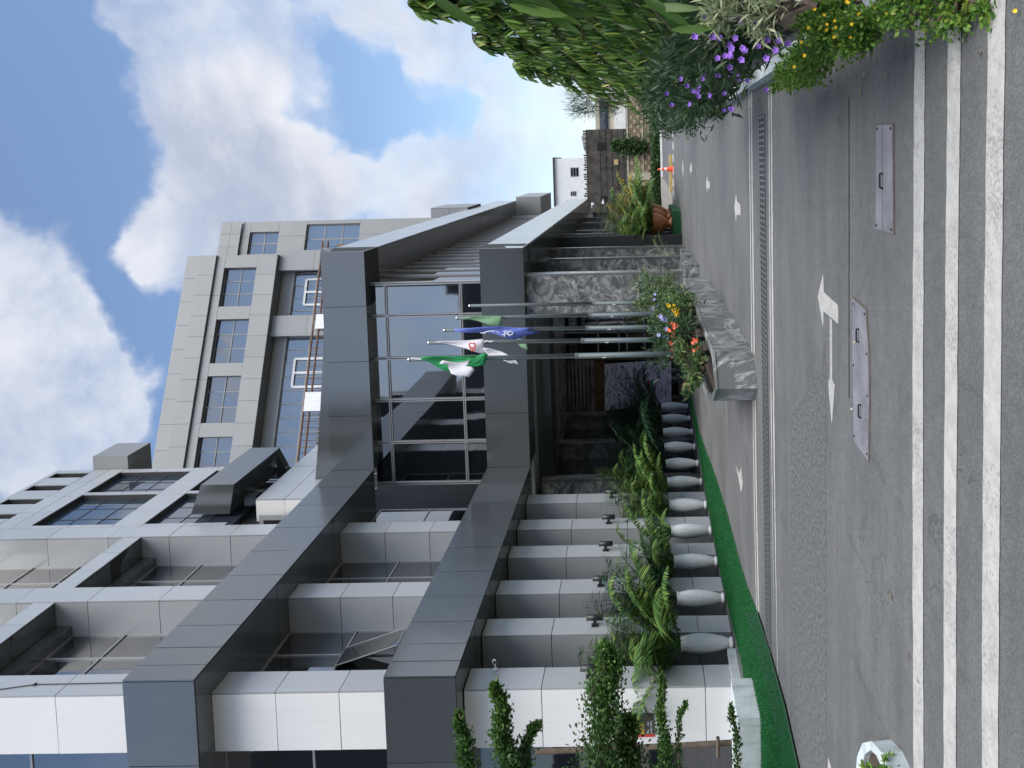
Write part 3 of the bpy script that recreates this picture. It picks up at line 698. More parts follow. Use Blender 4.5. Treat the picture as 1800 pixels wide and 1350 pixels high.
# porch: ceiling, ceiling beam, marble fins with steel edges
YD = 31.6
MB().box(XB-3, XR-1.2, YB1+1.2, YD+.5, ZL0+.05, ZL0+.15).build('porch_ceiling', 'light', ob)
clad(ob, 'porch_beam', XB-3, XR-.7, YB1+2.2, YB1+3.4, zy(972,800,YB1+2.2), ZL0+.04, 'dark', {'-y': (4, 1)})
zc = zy(972,800,YB1+2.2)
for i in range(16):
    y = YB1+3.5+i*.30
    MB().box(XB-1.5, XR-1.2, y, y+.28, zc+.10, zc+.13+RNG.uniform(0,.02)).build('ceiling_plank', 'gsoffit', ob)
def fin(x0, x1, y, z1, m='marble', strip='+', z0=0., d=.35):
    f = MB().box(x0, x1-.035, y+.03, y+d, z0, z1).build('marble_fin', 'core', ob)
    panels(f, (x0,y,z0),(x1-.05,y,z0),(x1-.05,y,z1),(x0,y,z1), 1, [0,.16,.33,.66,1], m, name='marble_slab', gap=.006)
    panels(f, (x1-.005,y+.04,z0),(x1-.005,y+d,z0),(x1-.005,y+d,z1),(x1-.005,y+.04,z1), 1, 3, m, name='marble_slab', gap=.006)
    MB().box(x1-.048, x1+.012, y-.012, y+.03, z0, z1).build('steel_edge', 'steel', f)
XFL = -9.9
for v in (842, 776, 727, 690):
    y = onx(1100, v, XFL).y
    fin(XFL-1.4, XFL, y, zc+.3, 'marbled' if v < 800 else 'marble')
    
# dark reflective glazing between the left fins and the entrance wall
fy = [onx(1100, v, XFL).y for v in (842, 776, 727, 690)]
w = MB().box(XFL-1.0, XFL-.9, fy[0], YD+1, 0, zc+.3).build('window', 'interior', ob)
for i in range(3):
    for z0_, z1_ in ((0.1,2.6),(2.64,zc)):
        MB().slab([(XFL-.6,fy[i]+.4,z0_),(XFL-.6,fy[i+1]-.02,z0_),(XFL-.6,fy[i+1]-.02,z1_),(XFL-.6,fy[i]+.4,z1_)], .02).build('pane', 'glass', w)
    MB().box(XFL-.66, XFL-.57, fy[i]+.36, fy[i+1], 2.6, 2.64).build('frame', 'frame', w)
# entrance wall
xw0, xw1 = XFL-.5, XR-.6
wl = MB().box(xw0, xw1, YD+.25, YD+.4, 0, zc+.6).build('entrance_wall', 'interior', ob)
def eb(name, m, u0, u1, va, vb, y=YD, t=.05, parent=wl):
    p, q = ony(u0, va, y), ony(u1, vb, y)
    return MB().box(p.x, q.x, y, y+t, min(p.z,q.z), max(p.z,q.z)).build(name, m, parent)
for i in range(11):
    eb('louvre', 'gsoffit', 972+i*6.6, 977.4+i*6.6, 742, 634, YD-.02)
eb('wood_panel', 'wood', 1040, 1064, 742, 636); eb('wood_panel', 'wood', 1000, 1180, 635, 622); eb('wood_panel', 'wood', 1100, 1180, 598, 585)
eb('wood_panel', 'wood', 1166, 1204, 743, 700, YD-.03)
for va, vb in ((620,600),(583,552)):
    eb('pane', 'glass', 1000, 1190, va, vb); 
for v in (601, 584, 553, 621): eb('door_frame', 'frame', 990, 1190, v, v-1.2, YD-.03)
for u in (1050, 1087, 1101, 1132): eb('door_frame', 'frame', u, u+1.4, 620, 553, YD-.03)
eb('pane', 'glass', 1180, 1200, 742, 640)
for i, (ua, va, vb) in enumerate(((1204,742,560),(1199,742,560))):
    p, q = ony(ua, va, YD-.8+.4*i), ony(ua, vb, YD-.8+.4*i)
    MB().box(p.x, q.x, YD-.8+.4*i, YD+.2, 0.01, .14+.14*i).build('door_step', 'marble', ob)
# right wing marble fins
XFR = ony(1100, 479, YB1+.25).x
yA_ = YB1+.25
xa = ony(1100, 548, yA_).x
fin(xa, XFR, yA_, ZL0-.01, 'marble', d=.5)
MB().box(xa-.03, xa-.002, yA_-.012, yA_+.06, 0, ZL0-.1).build('steel_edge', 'steel', ob)
fvy = []
for v in (452.5, 434, 410, 403.5, 390, 381, 371):
    y = onx(1100, v, XFR).y; fvy.append(y)
    fin(XFR-1.5, XFR, y, ZL0-.02 if v > 405 else ZL0-.3, 'marbled' if v < 400 else 'marble', d=.3)
print('DBG right fins', [round(y,1) for y in fvy])
MB().box(XFR-3, XFR-1.5, YD, YR1, 0, ZL0).build('flank_wall', 'glass', ob)
# low marble walls and steps between right fins
for i, y in enumerate((onz(1229,450).y, onz(1218,440).y, onz(1213,425).y, (onz(1229,450).y+yA_)/2)):
    MB().box(XFR-.9, XFR+.25-.05*i, y-.1, y+.7, 0, .42-.05*i).build('step_block', 'marble', ob)
# far end: roof edges and smaller blocks beyond the right wing
ye = YR1+.3
p, q = ony(905, 352, ye), ony(950, 346, ye)
MB().box(XR-4, q.x+.02, ye, ye+6, zy(950,350,ye), zy(907,350,ye)).build('roof_edge', 'tower', ob)
p, q = ony(757, 382, 46), ony(820, 347, 46)
MB().box(XR-9, XR-.9, 44, 50, ZU1-.5, ZU1+.05).build('roof_slab', 'tower', ob)
clad(ob, 'roof_box', ony(790,382,42).x, ony(790,365,42).x, 42, 45.5, zy(822,370,42), zy(757,370,42), 'tower', {'-y': (1, 2), '+x': (2, 1)})
MB().box(XR-9, XR-1.2, 50.2, 53, 0, ZL1-.4).build('end_wall', 'blackstone', ob)

# ------------------------------------------------------------------ tower behind
tw = thing('tower_building', 'tall pale grey office tower with window bays and stained parapet rising behind the entrance', 'building', (-14, 42, 0))
TA = ony(300, 824, 40.0); tdir = Vector((2.38, 1, 0)).normalized(); tn = Vector((tdir.y, -tdir.x, 0))   # outward normal, toward camera
def sz(u, v, back=0.):      # photo point -> (distance along facade, height)
    p = hit(u, v, TA - tn*back, tn); d = p - TA; return d.dot(tdir), p.z
def tp(s, z, back=0.): return Vector((TA.x, TA.y, 0)) + tdir*s - tn*back + Vector((0,0,z))
g4 = lambda x, y: (250+x*.3704, 330+y*.3704)
def tq(s0, s1, z0, z1, back=0.): return [tp(s0,z0,back), tp(s1,z0,back), tp(s1,z1,back), tp(s0,z1,back)]
sE, zt1 = sz(340.7, 450); s0_, zt0 = sz(253.7, 824)
ZT = (zt1+zt0)/2; sL = -7.0
zg = (sz(392.6,450)[1] + sz(320,821)[1])/2
print('DBG tower', sE, zt1, zt0, 'groove', sz(392.6,450)[1], sz(320,821)[1])
zwt = np.mean([sz(*g4(400,380))[1], sz(*g4(350,625))[1], sz(*g4(297,895))[1]]); zwb = np.mean([sz(*g4(547,380))[1], sz(*g4(510,622))[1], sz(*g4(459,893))[1]])
zrl = np.mean([sz(494,447)[1], sz(437,789)[1]])
zgl = np.mean([sz(*g4(700,385))[1], sz(*g4(650,700))[1]])
print('DBG win', zwt, zwb, zrl, zgl, [sz(*g4(x,y))[0] for x, y in ((400,380),(370,563),(350,625),(313,833),(297,895),(257,1117),(240,1185))])
# window openings along the facade
wins = []
for a, b in (((400,380),(370,563)),((350,625),(313,833)),((297,895),(257,1117)),((240,1185),(205,1400))):
    wins.append((sz(*g4(*b))[0], sz(*g4(*a))[0]))
wins.sort(); wid = np.mean([b-a for a, b in wins]); 
while wins[0][0] > sL: wins.insert(0, (wins[0][0]-(wins[1][0]-wins[0][0]), wins[0][0]-(wins[1][0]-wins[0][0])+wid))
zlow = 8.
MB().slab(tq(sL, sE, zlow, ZT-.05, 1.3), 14).build('tower_body', 'core', tw)
par = MB().slab(tq(sL, sE, zg+.12, ZT, .06), .8).build('parapet', 'tcore', tw)
zpm = ZT-(ZT-zg)*.42
panels(par, *tq(sL, sE, zpm+.02, ZT, 0), 14, 1, 'tower'); panels(par, *tq(sL, sE, zg+.12, zpm, -.10), 16, 1, 'tower', t=.12)
wallp = MB().slab(tq(sL, sE, zwb-.0, zwb+.02, .5), .3).build('window_storey', 'tcore', tw)
def tpan(s0, s1, z0, z1, n=1, m_=1, back=0.):
    MB().slab(tq(s0, s1, z0, z1, back+.035), .5).build('wall_block', 'tcore', wallp); panels(wallp, *tq(s0, s1, z0, z1, back), n, m_, 'tower')
tpan(sL, sE, zwt, zg+.09, 8, 1, .03)
cur = sL
for a, b in wins:
    if a > cur+.05: tpan(cur, a, zwb, zwt, 1, 1, .03)
    cur = b
    w = MB().slab(tq(a, b, zwb, zwt, .42), .03).build('window', 'interior', tw)
    for i in range(3):
        for j in range(2):
            q = tq(a+(b-a)*i/3+.03, a+(b-a)*(i+1)/3-.03, zwb+(zwt-zwb)*j/2+.03, zwb+(zwt-zwb)*(j+1)/2-.03, .30)
            q = [p_ + tn*RNG.uniform(-.012, .012) for p_ in q]
            MB().slab(q, .02).build('pane', 'glass_up', w)
    fb = MB()
    for i in range(4): s = a+(b-a)*i/3; fb.slab(tq(s-.025, s+.025, zwb, zwt, .27), .08)
    for j in range(3): z = zwb+(zwt-zwb)*j/2; fb.slab(tq(a, b, z-.025, z+.025, .26), .07)
    fb.build('frame', 'tframe', w)
tpan(cur, sE, zwb, zwt, 1, 1, .03)
# projecting wall band under the windows
band = MB().slab(tq(sL, sE, zrl, zwb-.01, .04), .9).build('wall_band', 'tcore', tw)
panels(band, *tq(sL, sE, zrl, zwb-.01, 0), 16, 1, 'tower')
# deep glazed storey below
zglb = zgl-7.2
sp1, sp0 = sz(*g4(650,600))[0], sz(*g4(650,690))[0]
smax = sz(*g4(700,385))[0]
gl = MB().slab(tq(sL, smax, zglb, zgl+.6, 1.15), .05).build('glazed_storey', 'interior', tw)
nS = 24; ds = (smax-sL)/nS; rowh = [.0,1.25,2.5,3.75,5.0]
for i in range(nS):
    s = sL+i*ds
    for j in range(4):
        q = tq(s+.03, s+ds-.03, zgl-rowh[j+1]+.03, zgl-rowh[j]-.03, 1.0); q = [p_ + tn*RNG.uniform(-.015, .015) for p_ in q]
        MB().slab(q, .02).build('pane', 'glass_up', gl)
fb = MB()
for i in range(nS+1): s = sL+i*ds; fb.slab(tq(s-.025, s+.025, zglb, zgl, .96), .05)
for r in rowh: fb.slab(tq(sL, smax, zgl-r-.04, zgl-r+.04, .95), .05)
fb.build('frame', 'tframe', gl)
MB().slab(tq(sL, sE+.1, zgl+.0, zrl-.02, .85), .2).build('window_head', 'tower', tw)
panels(tw, *tq(sp0, sp1, zglb, zrl-.01, .35), 1, 4, 'tower', name='wall_panel', t=.3)
MB().slab(tq(sp0-.1, sp0+.1, zglb, zrl-.01, .36), .6).build('wall_return', 'tower', tw)
panels(tw, *tq(smax, sE+.3, zglb, zrl-.01, .3), 1, 4, 'tower', name='wall_panel', t=.3)
# opening sashes with white frames
for (xa_, ya_), (xb_, yb_) in (((780,435),(870,555)), ((725,812),(870,945))):
    a, z1_ = sz(*g4(xa_, yb_), .9); b, _ = sz(*g4(xa_, ya_), .9); z0_ = sz(*g4(xb_, ya_), .9)[1]; z1_ = sz(*g4(xa_, ya_), .9)[1]
    fb = MB()
    for s in (a, (a+b)/2, b): fb.slab(tq(s-.06, s+.06, z0_, z1_, .90), .06)
    for z in (z0_, z1_): fb.slab(tq(a, b, z-.06, z+.06, .89), .06)
    fb.build('open_sash', 'wpaint', tw)
# rusty pipe railing and white posts in front of the glazed storey
zrail = sz(*g4(800,900), .2)[1]
rl = MB()
for dz in (0, -.32):
    rl.tube([tp(sL, zrail+dz, -.25), tp(smax+1.5, zrail+dz, -.25)], .055, 6)
n = 60
for i in range(n):
    s = sL+(smax+1.5-sL)*i/n
    rl.tube([tp(s, zrail-2.6, -.25), tp(s, zrail, -.25)], .02, 4)
rl.build('pipe_railing', 'rust', tw)
st = MB()
for i in range(80):
    s = sL+(smax+1.5-sL)*i/80; st.slab(tq(s, s+.10, zrail-1.25, zrail-.75, -.05), .35)
st.build('louvre_block', 'wood', tw, kind='stuff')
for x, y0v, y1v in ((825,600,668),(772,970,1060)):
    a = sz(*g4(x, y1v), -.5)[0]; b = sz(*g4(x, y0v), -.5)[0]; z1_ = sz(*g4(x, y0v+20), -.5)[1]
    MB().slab(tq(a, b, z1_-3.2, z1_, -.5), .7).build('white_post_box', 'wpaint', tw)
# set-back right hand block
bk2 = 3.5
P2 = TA - tn*bk2
def sz2(u, v): return sz(u, v, bk2)
e1, zz1 = sz2(389, 387); _, zgr = sz2(428, 387); _, zz3 = sz2(381, 430)
eR = sz2(500, 387)[0]; eL = sz2(400, 470)[0]
zP = sz2(390, 392)[1]
MB().slab(tq(eL-2, eR, 8, zP-.1, bk2+.5), 12).build('rear_block', 'tcore', tw)
rb = MB().slab(tq(eL-2, eR, zP-.3, zP, bk2+.05), 1).build('parapet', 'tcore', tw)
panels(rb, *tq(eL-2, eR, sz2(425,395)[1], zP, bk2), 6, 2, 'tower')
w1 = (sz2(431,446)[0], sz2(440,407)[0], sz2(488,410)[1], sz2(437,410)[1]); w2 = (sz2(540,444)[0], sz2(540,393)[0], sz2(631,400)[1], sz2(537,400)[1])
zr = [sz2(425,395)[1], w1[3], w1[2], w2[3], w2[2], 8]
panels(rb, *tq(eL-2, eR, zr[1], zr[0], bk2+.15), 5, 1, 'tower')
panels(rb, *tq(eL-2, eR, zr[3], zr[2], bk2+.15), 5, 1, 'tower')
for (a, b, z0_, z1_) in (w1, w2):
    panels(rb, *tq(b, eR, z0_, z1_, bk2+.15), 1, 1, 'tower'); panels(rb, *tq(eL-2, a, z0_, z1_, bk2+.15), 2, 1, 'tower')
    w = MB().slab(tq(a, b, z0_, z1_, bk2+.45), .03).build('window', 'interior', tw)
    for i in range(2):
        for j in range(3 if z1_-z0_ > 2.6 else 2):
            nj = 3 if z1_-z0_ > 2.6 else 2
            MB().slab(tq(a+(b-a)*i/2+.03, a+(b-a)*(i+1)/2-.03, z0_+(z1_-z0_)*j/nj+.03, z0_+(z1_-z0_)*(j+1)/nj-.03, bk2+.35), .02).build('pane', 'glass_up', w)
    fb = MB()
    for i in range(3): s = a+(b-a)*i/2; fb.slab(tq(s-.04, s+.04, z0_, z1_, bk2+.33), .06)
    for j in range(nj+1): z = z0_+(z1_-z0_)*j/nj; fb.slab(tq(a, b, z-.04, z+.04, bk2+.32), .06)
    fb.build('frame', 'tframe', w)
panels(rb, *tq(eL-2, eR, 8, zr[4], bk2+.15), 5, 2, 'tower')
# roof edge, tiles and wires over the rear block, seen from below
p0_, p1_ = ony(389,384,52), ony(700,362,60)
q0_ = ony(522,373,54)
pass

# ------------------------------------------------------------------ things fixed to the pillars
LP_ = ['nearest one, on the white pillar', 'second from the white pillar', 'third from the white pillar',
       'fourth from the white pillar', 'fifth, above the sword leaved plant', 'farthest one, beside the marble fins']
lamp_px = [(1038,1157),(1046,1078),(1056,1008),(1065,950),(1070,903),(1075,863)]
for (u, v), y, lb in zip(lamp_px, py, LP_):
    c = onx(u, v+3, XP+.16); t = thing('wall_lamp', 'black tube shaped up and down light, ' + lb, 'wall lamp', (XP, y+PD*.45, c.z), 'up and down lights on the pillars')
    yy = y+PD*.5
    MB().cyl((XP+.17,yy,c.z-.17),(XP+.17,yy,c.z+.17), .062, .062, 16).build('lamp_body', 'black', t, True)
    MB().cyl((XP+.17,yy,c.z-.165),(XP+.17,yy,c.z-.172), .05, .05, 16).build('lens', 'frame', t)
    MB().box(XP+.012, XP+.12, yy-.025, yy+.025, c.z-.035, c.z+.035).build('arm', 'black', t)
    MB().box(XP+.001, XP+.014, yy-.06, yy+.06, c.z-.07, c.z+.07).build('wall_plate', 'black', t)
c = onx(871, 1178, XP)
t = thing('security_camera', 'white bullet security camera on the side of the nearest pillar', 'camera', (XP, c.y, c.z), 'security cameras on the pillars')
MB().cyl((XP+.002,c.y,c.z),(XP+.03,c.y,c.z), .045, .045, 14).build('base', 'wpaint', t)
MB().tube([(XP+.02,c.y,c.z),(XP+.09,c.y,c.z),(XP+.13,c.y,c.z+.02)], .016, 8).build('bracket', 'wpaint', t)
MB().cyl((XP+.20,c.y-.07,c.z-.0),(XP+.10,c.y+.12,c.z+.045), .036, .036, 14).build('camera_body', 'wpaint', t)
MB().cyl((XP+.206,c.y-.082,c.z-.002),(XP+.2,c.y-.07,c.z), .028, .028, 12).build('lens', 'black', t)
c = onx(1043, 366, XFR)
t = thing('security_camera', 'small pale dome camera at the far end of the right wing', 'camera', (XFR, c.y, c.z), 'security cameras on the pillars')
MB().cyl((XFR+.0,c.y,c.z+.1),(XFR+.2,c.y,c.z+.1), .03, .03, 8).build('bracket', 'wpaint', t)
MB().lathe([(.02,-.1),(.1,-.06),(.13,.02),(.13,.12),(.02,.14)], (XFR+.25,c.y,c.z), 12).build('dome', 'wpaint', t, True)

t = thing('facade_cable', 'thin cable clipped to the white pier above the upper ledge', 'cable', (XP, py[0]+.3, ZU1))
MB().tube([(XP+.012,py[0]+.32,ZU1), (XP+.012,py[0]+.30,ZU1+2.2), (XP+.014,py[0]+.12,ZU1+3.0), (XP+.012,py[0]+.2,ZU1+5.2), (XP+.012,py[0]+.2,ZTOP)], .009, 5).build('cable', 'core', t)
for z_ in (ZU1+2.2, ZU1+4.2): MB().box(XP+.001, XP+.03, py[0]+.27, py[0]+.33, z_-.02, z_+.02).build('clip', 'core', t)
# text helper (flat print)
def text(s, m, parent, org, right, up, size, name='lettering', depth=.002):
    cu = bpy.data.curves.new(name, 'FONT'); cu.body = s; cu.size = size; cu.extrude = depth; cu.resolution_u = 2
    o = bpy.data.objects.new(name, cu); COL.objects.link(o)
    dg_ = bpy.context.evaluated_depsgraph_get(); me = bpy.data.meshes.new_from_object(o.evaluated_get(dg_))
    bpy.data.objects.remove(o)
    nrm = Vector(right).cross(Vector(up)).normalized(); R_ = Matrix((right, up, nrm)).transposed()
    g_ = ORG[parent.name]
    for v in me.vertices: v.co = R_ @ v.co + Vector(org) - g_
    me.materials.clear(); me.materials.append(M[m])
    q = bpy.data.objects.new(name, me); COL.objects.link(q); q.parent = parent; ORG[q.name] = g_
    return q
ysn = py[0]-.014
a, b = ony(1090, 1296, ysn), ony(1150, 1254, ysn)
t = thing('entrance_sign', 'dark sign board with red edge and yellow PEDESTRIAN lettering on the nearest white pillar', 'sign', (a.x, ysn, b.z))
MB().box(a.x, b.x, ysn, ysn+.012, b.z, a.z).build('board', 'sgrey', t)
MB().box(a.x, a.x+.045, ysn-.004, ysn, b.z, a.z).build('red_edge', 'cred2', t)
wS = b.x-a.x
text('PEDESTRIAN', 'yel', t, (a.x+.06, ysn-.003, zy(1126.5,1290,ysn)), (1,0,0), (0,0,1), .078)
text('ENTRY', 'yel', t, (a.x+.06, ysn-.003, zy(1133,1290,ysn)), (1,0,0), (0,0,1), .078)
text('Please use', 'cwhite', t, (a.x+.06, ysn-.003, zy(1141,1290,ysn)), (1,0,0), (0,0,1), .055)
text('to the lobby', 'cwhite', t, (a.x+.06, ysn-.003, zy(1146.5,1290,ysn)), (1,0,0), (0,0,1), .05)
mb = MB(); x0_, x1_, z0_, z1_ = a.x+.06, a.x+.30, zy(1117,1290,ysn), zy(1096,1290,ysn)
for q in ((x0_,x1_,z0_,z0_+.012),(x0_,x1_,z1_-.012,z1_),(x0_,x0_+.012,z0_,z1_),(x1_-.012,x1_,z0_,z1_)): mb.box(q[0],q[1],ysn-.004,ysn,q[2],q[3])
mb.build('yellow_outline', 'yel', t)
mb = MB(); cx = (x0_+x1_)/2; mb.cyl((cx,ysn-.004,z1_-.05),(cx,ysn,z1_-.05), .02, .02, 10); mb.slab([(cx-.03,ysn-.004,z0_+.07),(cx+.03,ysn-.004,z0_+.07),(cx+.025,ysn-.004,z1_-.08),(cx-.025,ysn-.004,z1_-.08)], .003)
mb.box(cx-.035,cx-.012,ysn-.004,ysn,z0_+.02,z0_+.07); mb.box(cx+.012,cx+.035,ysn-.004,ysn,z0_+.02,z0_+.07); mb.build('walking_symbol', 'yel', t)

# poster board by the door
yp = YD-.9
A_, B_, C_, D_ = ony(1180,632,yp), ony(1180,712,yp), ony(1063,722,yp), ony(1063,640,yp)
t = thing('poster_board', 'large lilac white notice board covered in newspaper cuttings beside the glass doors', 'notice board', (B_.x, yp, 0))
MB().slab([B_, A_, D_, C_], .03).build('board', 'poster', t)
def strip(u, va, vb, h, m, nm): 
    p, q = ony(u, va, yp-.006), ony(u+h, vb, yp-.006); MB().box(p.x, q.x, yp-.008, yp-.002, q.z, p.z).build(nm, m, t)
strip(1145, 700, 668, 2.6, 'cgreen', 'green_headline'); strip(1139, 700, 668, 3, 'cred', 'maroon_headline')
for u, v in ((1092,645),(1122,652),(1156,655),(1157,663),(1134,660),(1112,675),(1150,640),(1098,664),(1087,694),(1088,710),(1166,648)):
    strip(u, v+2.2, v-1.5, 3, 'tile', 'photo_cutting')
for x in (B_.x+.1, A_.x-.1): MB().box(x-.03, x+.03, yp+.01, yp+.05, 0.28, B_.z).build('leg', 'wood', t)

# ------------------------------------------------------------------ carpet, kerbs, planter
car = [(1345,1400),(1338,1350),(1326,1300),(1314,1262),(1305,1170),(1282,1075),(1265,1000),(1250,920),(1240,860),(1228,790),(1211,700),
       (1213,688),(1229,760),(1258,840),(1278,905),(1300,990),(1312,1030),(1331,1078),(1351,1140),(1378,1240),(1402,1348),(1412,1400)]
tc_ = mat('turf_backing', (.008,.075,.02), .9, var=.25, vscale=20, bump=.8, bscale=200)
cp = ground_poly('artificial_turf', [(u, v) for u, v in car], tc_, None, z=.02, t=.018)
tag(cp, 'long strip of bright green artificial turf along the foot of the pillars', 'turf')
t2_ = ground_poly('artificial_turf', [(1309,1078),(1331,1076),(1351,1140),(1379,1240),(1403,1348),(1413,1400),(1384,1400),(1368,1300),(1345,1200),(1322,1120)], mat('new_turf_backing', (.004,.045,.018), .9, var=.25, vscale=20, bump=.8, bscale=200), None, z=.027, t=.004)
tag(t2_, 'darker narrow strip of artificial turf overlapping the road side of the longer one', 'turf')
# blades
poly = [onz(u, v, .02) for u, v in car]; xs = np.array([p.x for p in poly]); ys = np.array([p.y for p in poly])
def inside(x, y):
    c = np.zeros(x.shape, bool); j = len(xs)-1
    for i in range(len(xs)):
        k_ = ((ys[i] > y) != (ys[j] > y)); with_ = (xs[j]-xs[i])*(y-ys[i])/((ys[j]-ys[i])+1e-12)+xs[i]
        c ^= k_ & (x < with_); j = i
    return c
n = 150000; X_ = NP.uniform(xs.min(), xs.max(), n); Y_ = ys.min() + (NP.rand(n)**1.6)*(ys.max()-ys.min()); ok = inside(X_, Y_)
X_, Y_ = X_[ok], Y_[ok]; n = len(X_)
an = NP.uniform(0, 2*math.pi, n); tl = NP.uniform(-.35, .35, (n, 2)); hh = NP.uniform(.018, .035, n)
T = np.zeros((n, 3, 4)); T[:, 0, 0] = np.cos(an)*.006; T[:, 1, 0] = np.sin(an)*.006; T[:, 0, 1] = tl[:, 0]*hh; T[:, 1, 1] = tl[:, 1]*hh; T[:, 2, 1] = hh; T[:, 2, 2] = 1
T[:, 0, 3] = X_; T[:, 1, 3] = Y_; T[:, 2, 3] = .02
bl = multi([(-.5,0,0),(.5,0,0),(0,1,0)], [(0,1,2)], T, NP.rand(n), 'turf_blades', 'turfb', cp, kind='stuff')
# pale painted kerb beside the turf at the near end and the second one at the photo's lower edge
t = thing('painted_kerb', 'pale blue painted kerb blocks beside the turf under the nearest pillar', 'kerb', (-9.8, 13, 0), 'pale painted kerbs')
MB().box(onz(1302,1215).x-1.2, XP+.12, py[0]-.28, py[0]-.02, 0, .16).build('kerb_block', 'concrete', t)
P = [onz(1302,1204), onz(1316,1262), onz(1316,1330)]
MB().slab([(XP+.12,py[0]-.3,.16),(XP+.12,py[0]+.9,.16),(XP-.0,py[0]+.9,.16),(XP-.02,py[0]-.3,.16)], .155).build('kerb_block', 'concrete', t)
k0, k1 = onz(1340,1262), onz(1340,1350)
MB().box(k1.x-2, k0.x, k0.y, k0.y+.9, 0, .36).build('kerb_block', 'concrete', t)
t = thing('planter_kerb', 'rounded white painted kerb with a tuft of plants at the near left road edge', 'kerb', (-4.4, 5.2, 0), 'pale painted kerbs')
pk = [onz(1598,1350,.0), onz(1585,1322,.0), onz(1566,1302,.0), onz(1548,1306,.0), onz(1538,1330,.0), onz(1534,1375,.0), onz(1534,1460,.0), onz(1600,1460,.0)]
a_ = sum(pk[i].x*pk[(i+1)%8].y-pk[(i+1)%8].x*pk[i].y for i in range(8))
if a_ < 0: pk.reverse()
c_ = sum(pk, Vector())/8
top_ = [Vector((p.x,p.y,.13)) for p in pk]; inn = [Vector((c_.x+(p.x-c_.x)*.72, c_.y+(p.y-c_.y)*.6, .13)) for p in pk]; inb = [Vector((p.x,p.y,.09)) for p in inn]; bot = [Vector((c_.x+(p.x-c_.x)*1.04,c_.y+(p.y-c_.y)*1.06,0)) for p in pk]
mb = MB(); mb.add(bot+top_+inn+inb, [(r*8+i, r*8+(i+1)%8, (r+1)*8+(i+1)%8, (r+1)*8+i) for r in range(3) for i in range(8)]); mb.build('kerb', 'concrete', t)
MB().add(inb, [tuple(range(8))]).build('soil', 'soil', t)

# marble planter under the flagpoles
pl = thing('marble_planter', 'long wedge shaped grey marble planter with flowers under the flagpoles', 'planter', (-3.2, 14, 0))
HP = .62
A1, A2 = onz(1325,622), onz(1323,703)          # near corners right, left
A3 = onz(1243,488)                               # far right corner
A1 = Vector((A1.x, A1.y, 0)); c1 = Vector((A1.x-.06, A1.y-.04, 0))
HP = zy(1254, 650, A1.y)
print('DBG planter', A1, A2, A3, HP)
ring = [Vector((A2.x, A2.y, 0)), Vector((A2.x*.55+A1.x*.45, A1.y*.97, 0)), Vector((A1.x-.1, A1.y-.03, 0)), Vector((A1.x, A1.y+.12, 0)),
        Vector((A1.x+.02, (A1.y+A3.y)/2-1, 0)), Vector((A3.x, A3.y, 0)), Vector((A3.x-1.2, A3.y, 0)), Vector((A2.x-.35, A2.y+1.3, 0))]
def wallring(R_, off, z): 
    c = sum(R_, Vector())/len(R_); return [Vector((p.x+(c.x-p.x)*off, p.y+(c.y-p.y)*off*.25, z)) for p in R_]
mb = MB(); n8 = len(ring); o1, i1 = wallring(ring, .03, HP-.035), wallring(ring, .22, HP-.035)
inr = [Vector((p.x, p.y, HP-.12)) for p in i1]; bt = wallring(ring, .03, 0)
mb.add(bt+o1+i1+inr, [(r*n8+i, r*n8+(i+1)%n8, (r+1)*n8+(i+1)%n8, (r+1)*n8+i) for r in range(3) for i in range(n8)]); core_ = mb.build('planter_wall', 'core', pl)
MB().add(inr, [tuple(range(n8))]).build('soil', 'soil', pl)
for i in range(n8-3):
    a, b = ring[i], ring[i+1]
    L = (b-a).length; k_ = max(1, round(L/.30)) if i < 3 else max(1, round(L/.62))
    panels(core_, a, b, b+Vector((0,0,HP-.04)), a+Vector((0,0,HP-.04)), k_, 1, 'marblelight' if i < 2 else 'marble', name='marble_slab', gap=.006, t=.02)
cap = MB(); r0 = wallring(ring, -.02, HP); r1_ = wallring(ring, .20, HP); r0b = wallring(ring, -.02, HP-.035); r1b = wallring(ring, .20, HP-.034)
cap.add(r0b+r0+r1_+r1b, [(r*n8+i, r*n8+(i+1)%n8, (r+1)*n8+(i+1)%n8, (r+1)*n8+i) for r in range(3) for i in range(n8)]); cap.build('coping', 'marblelight', pl)

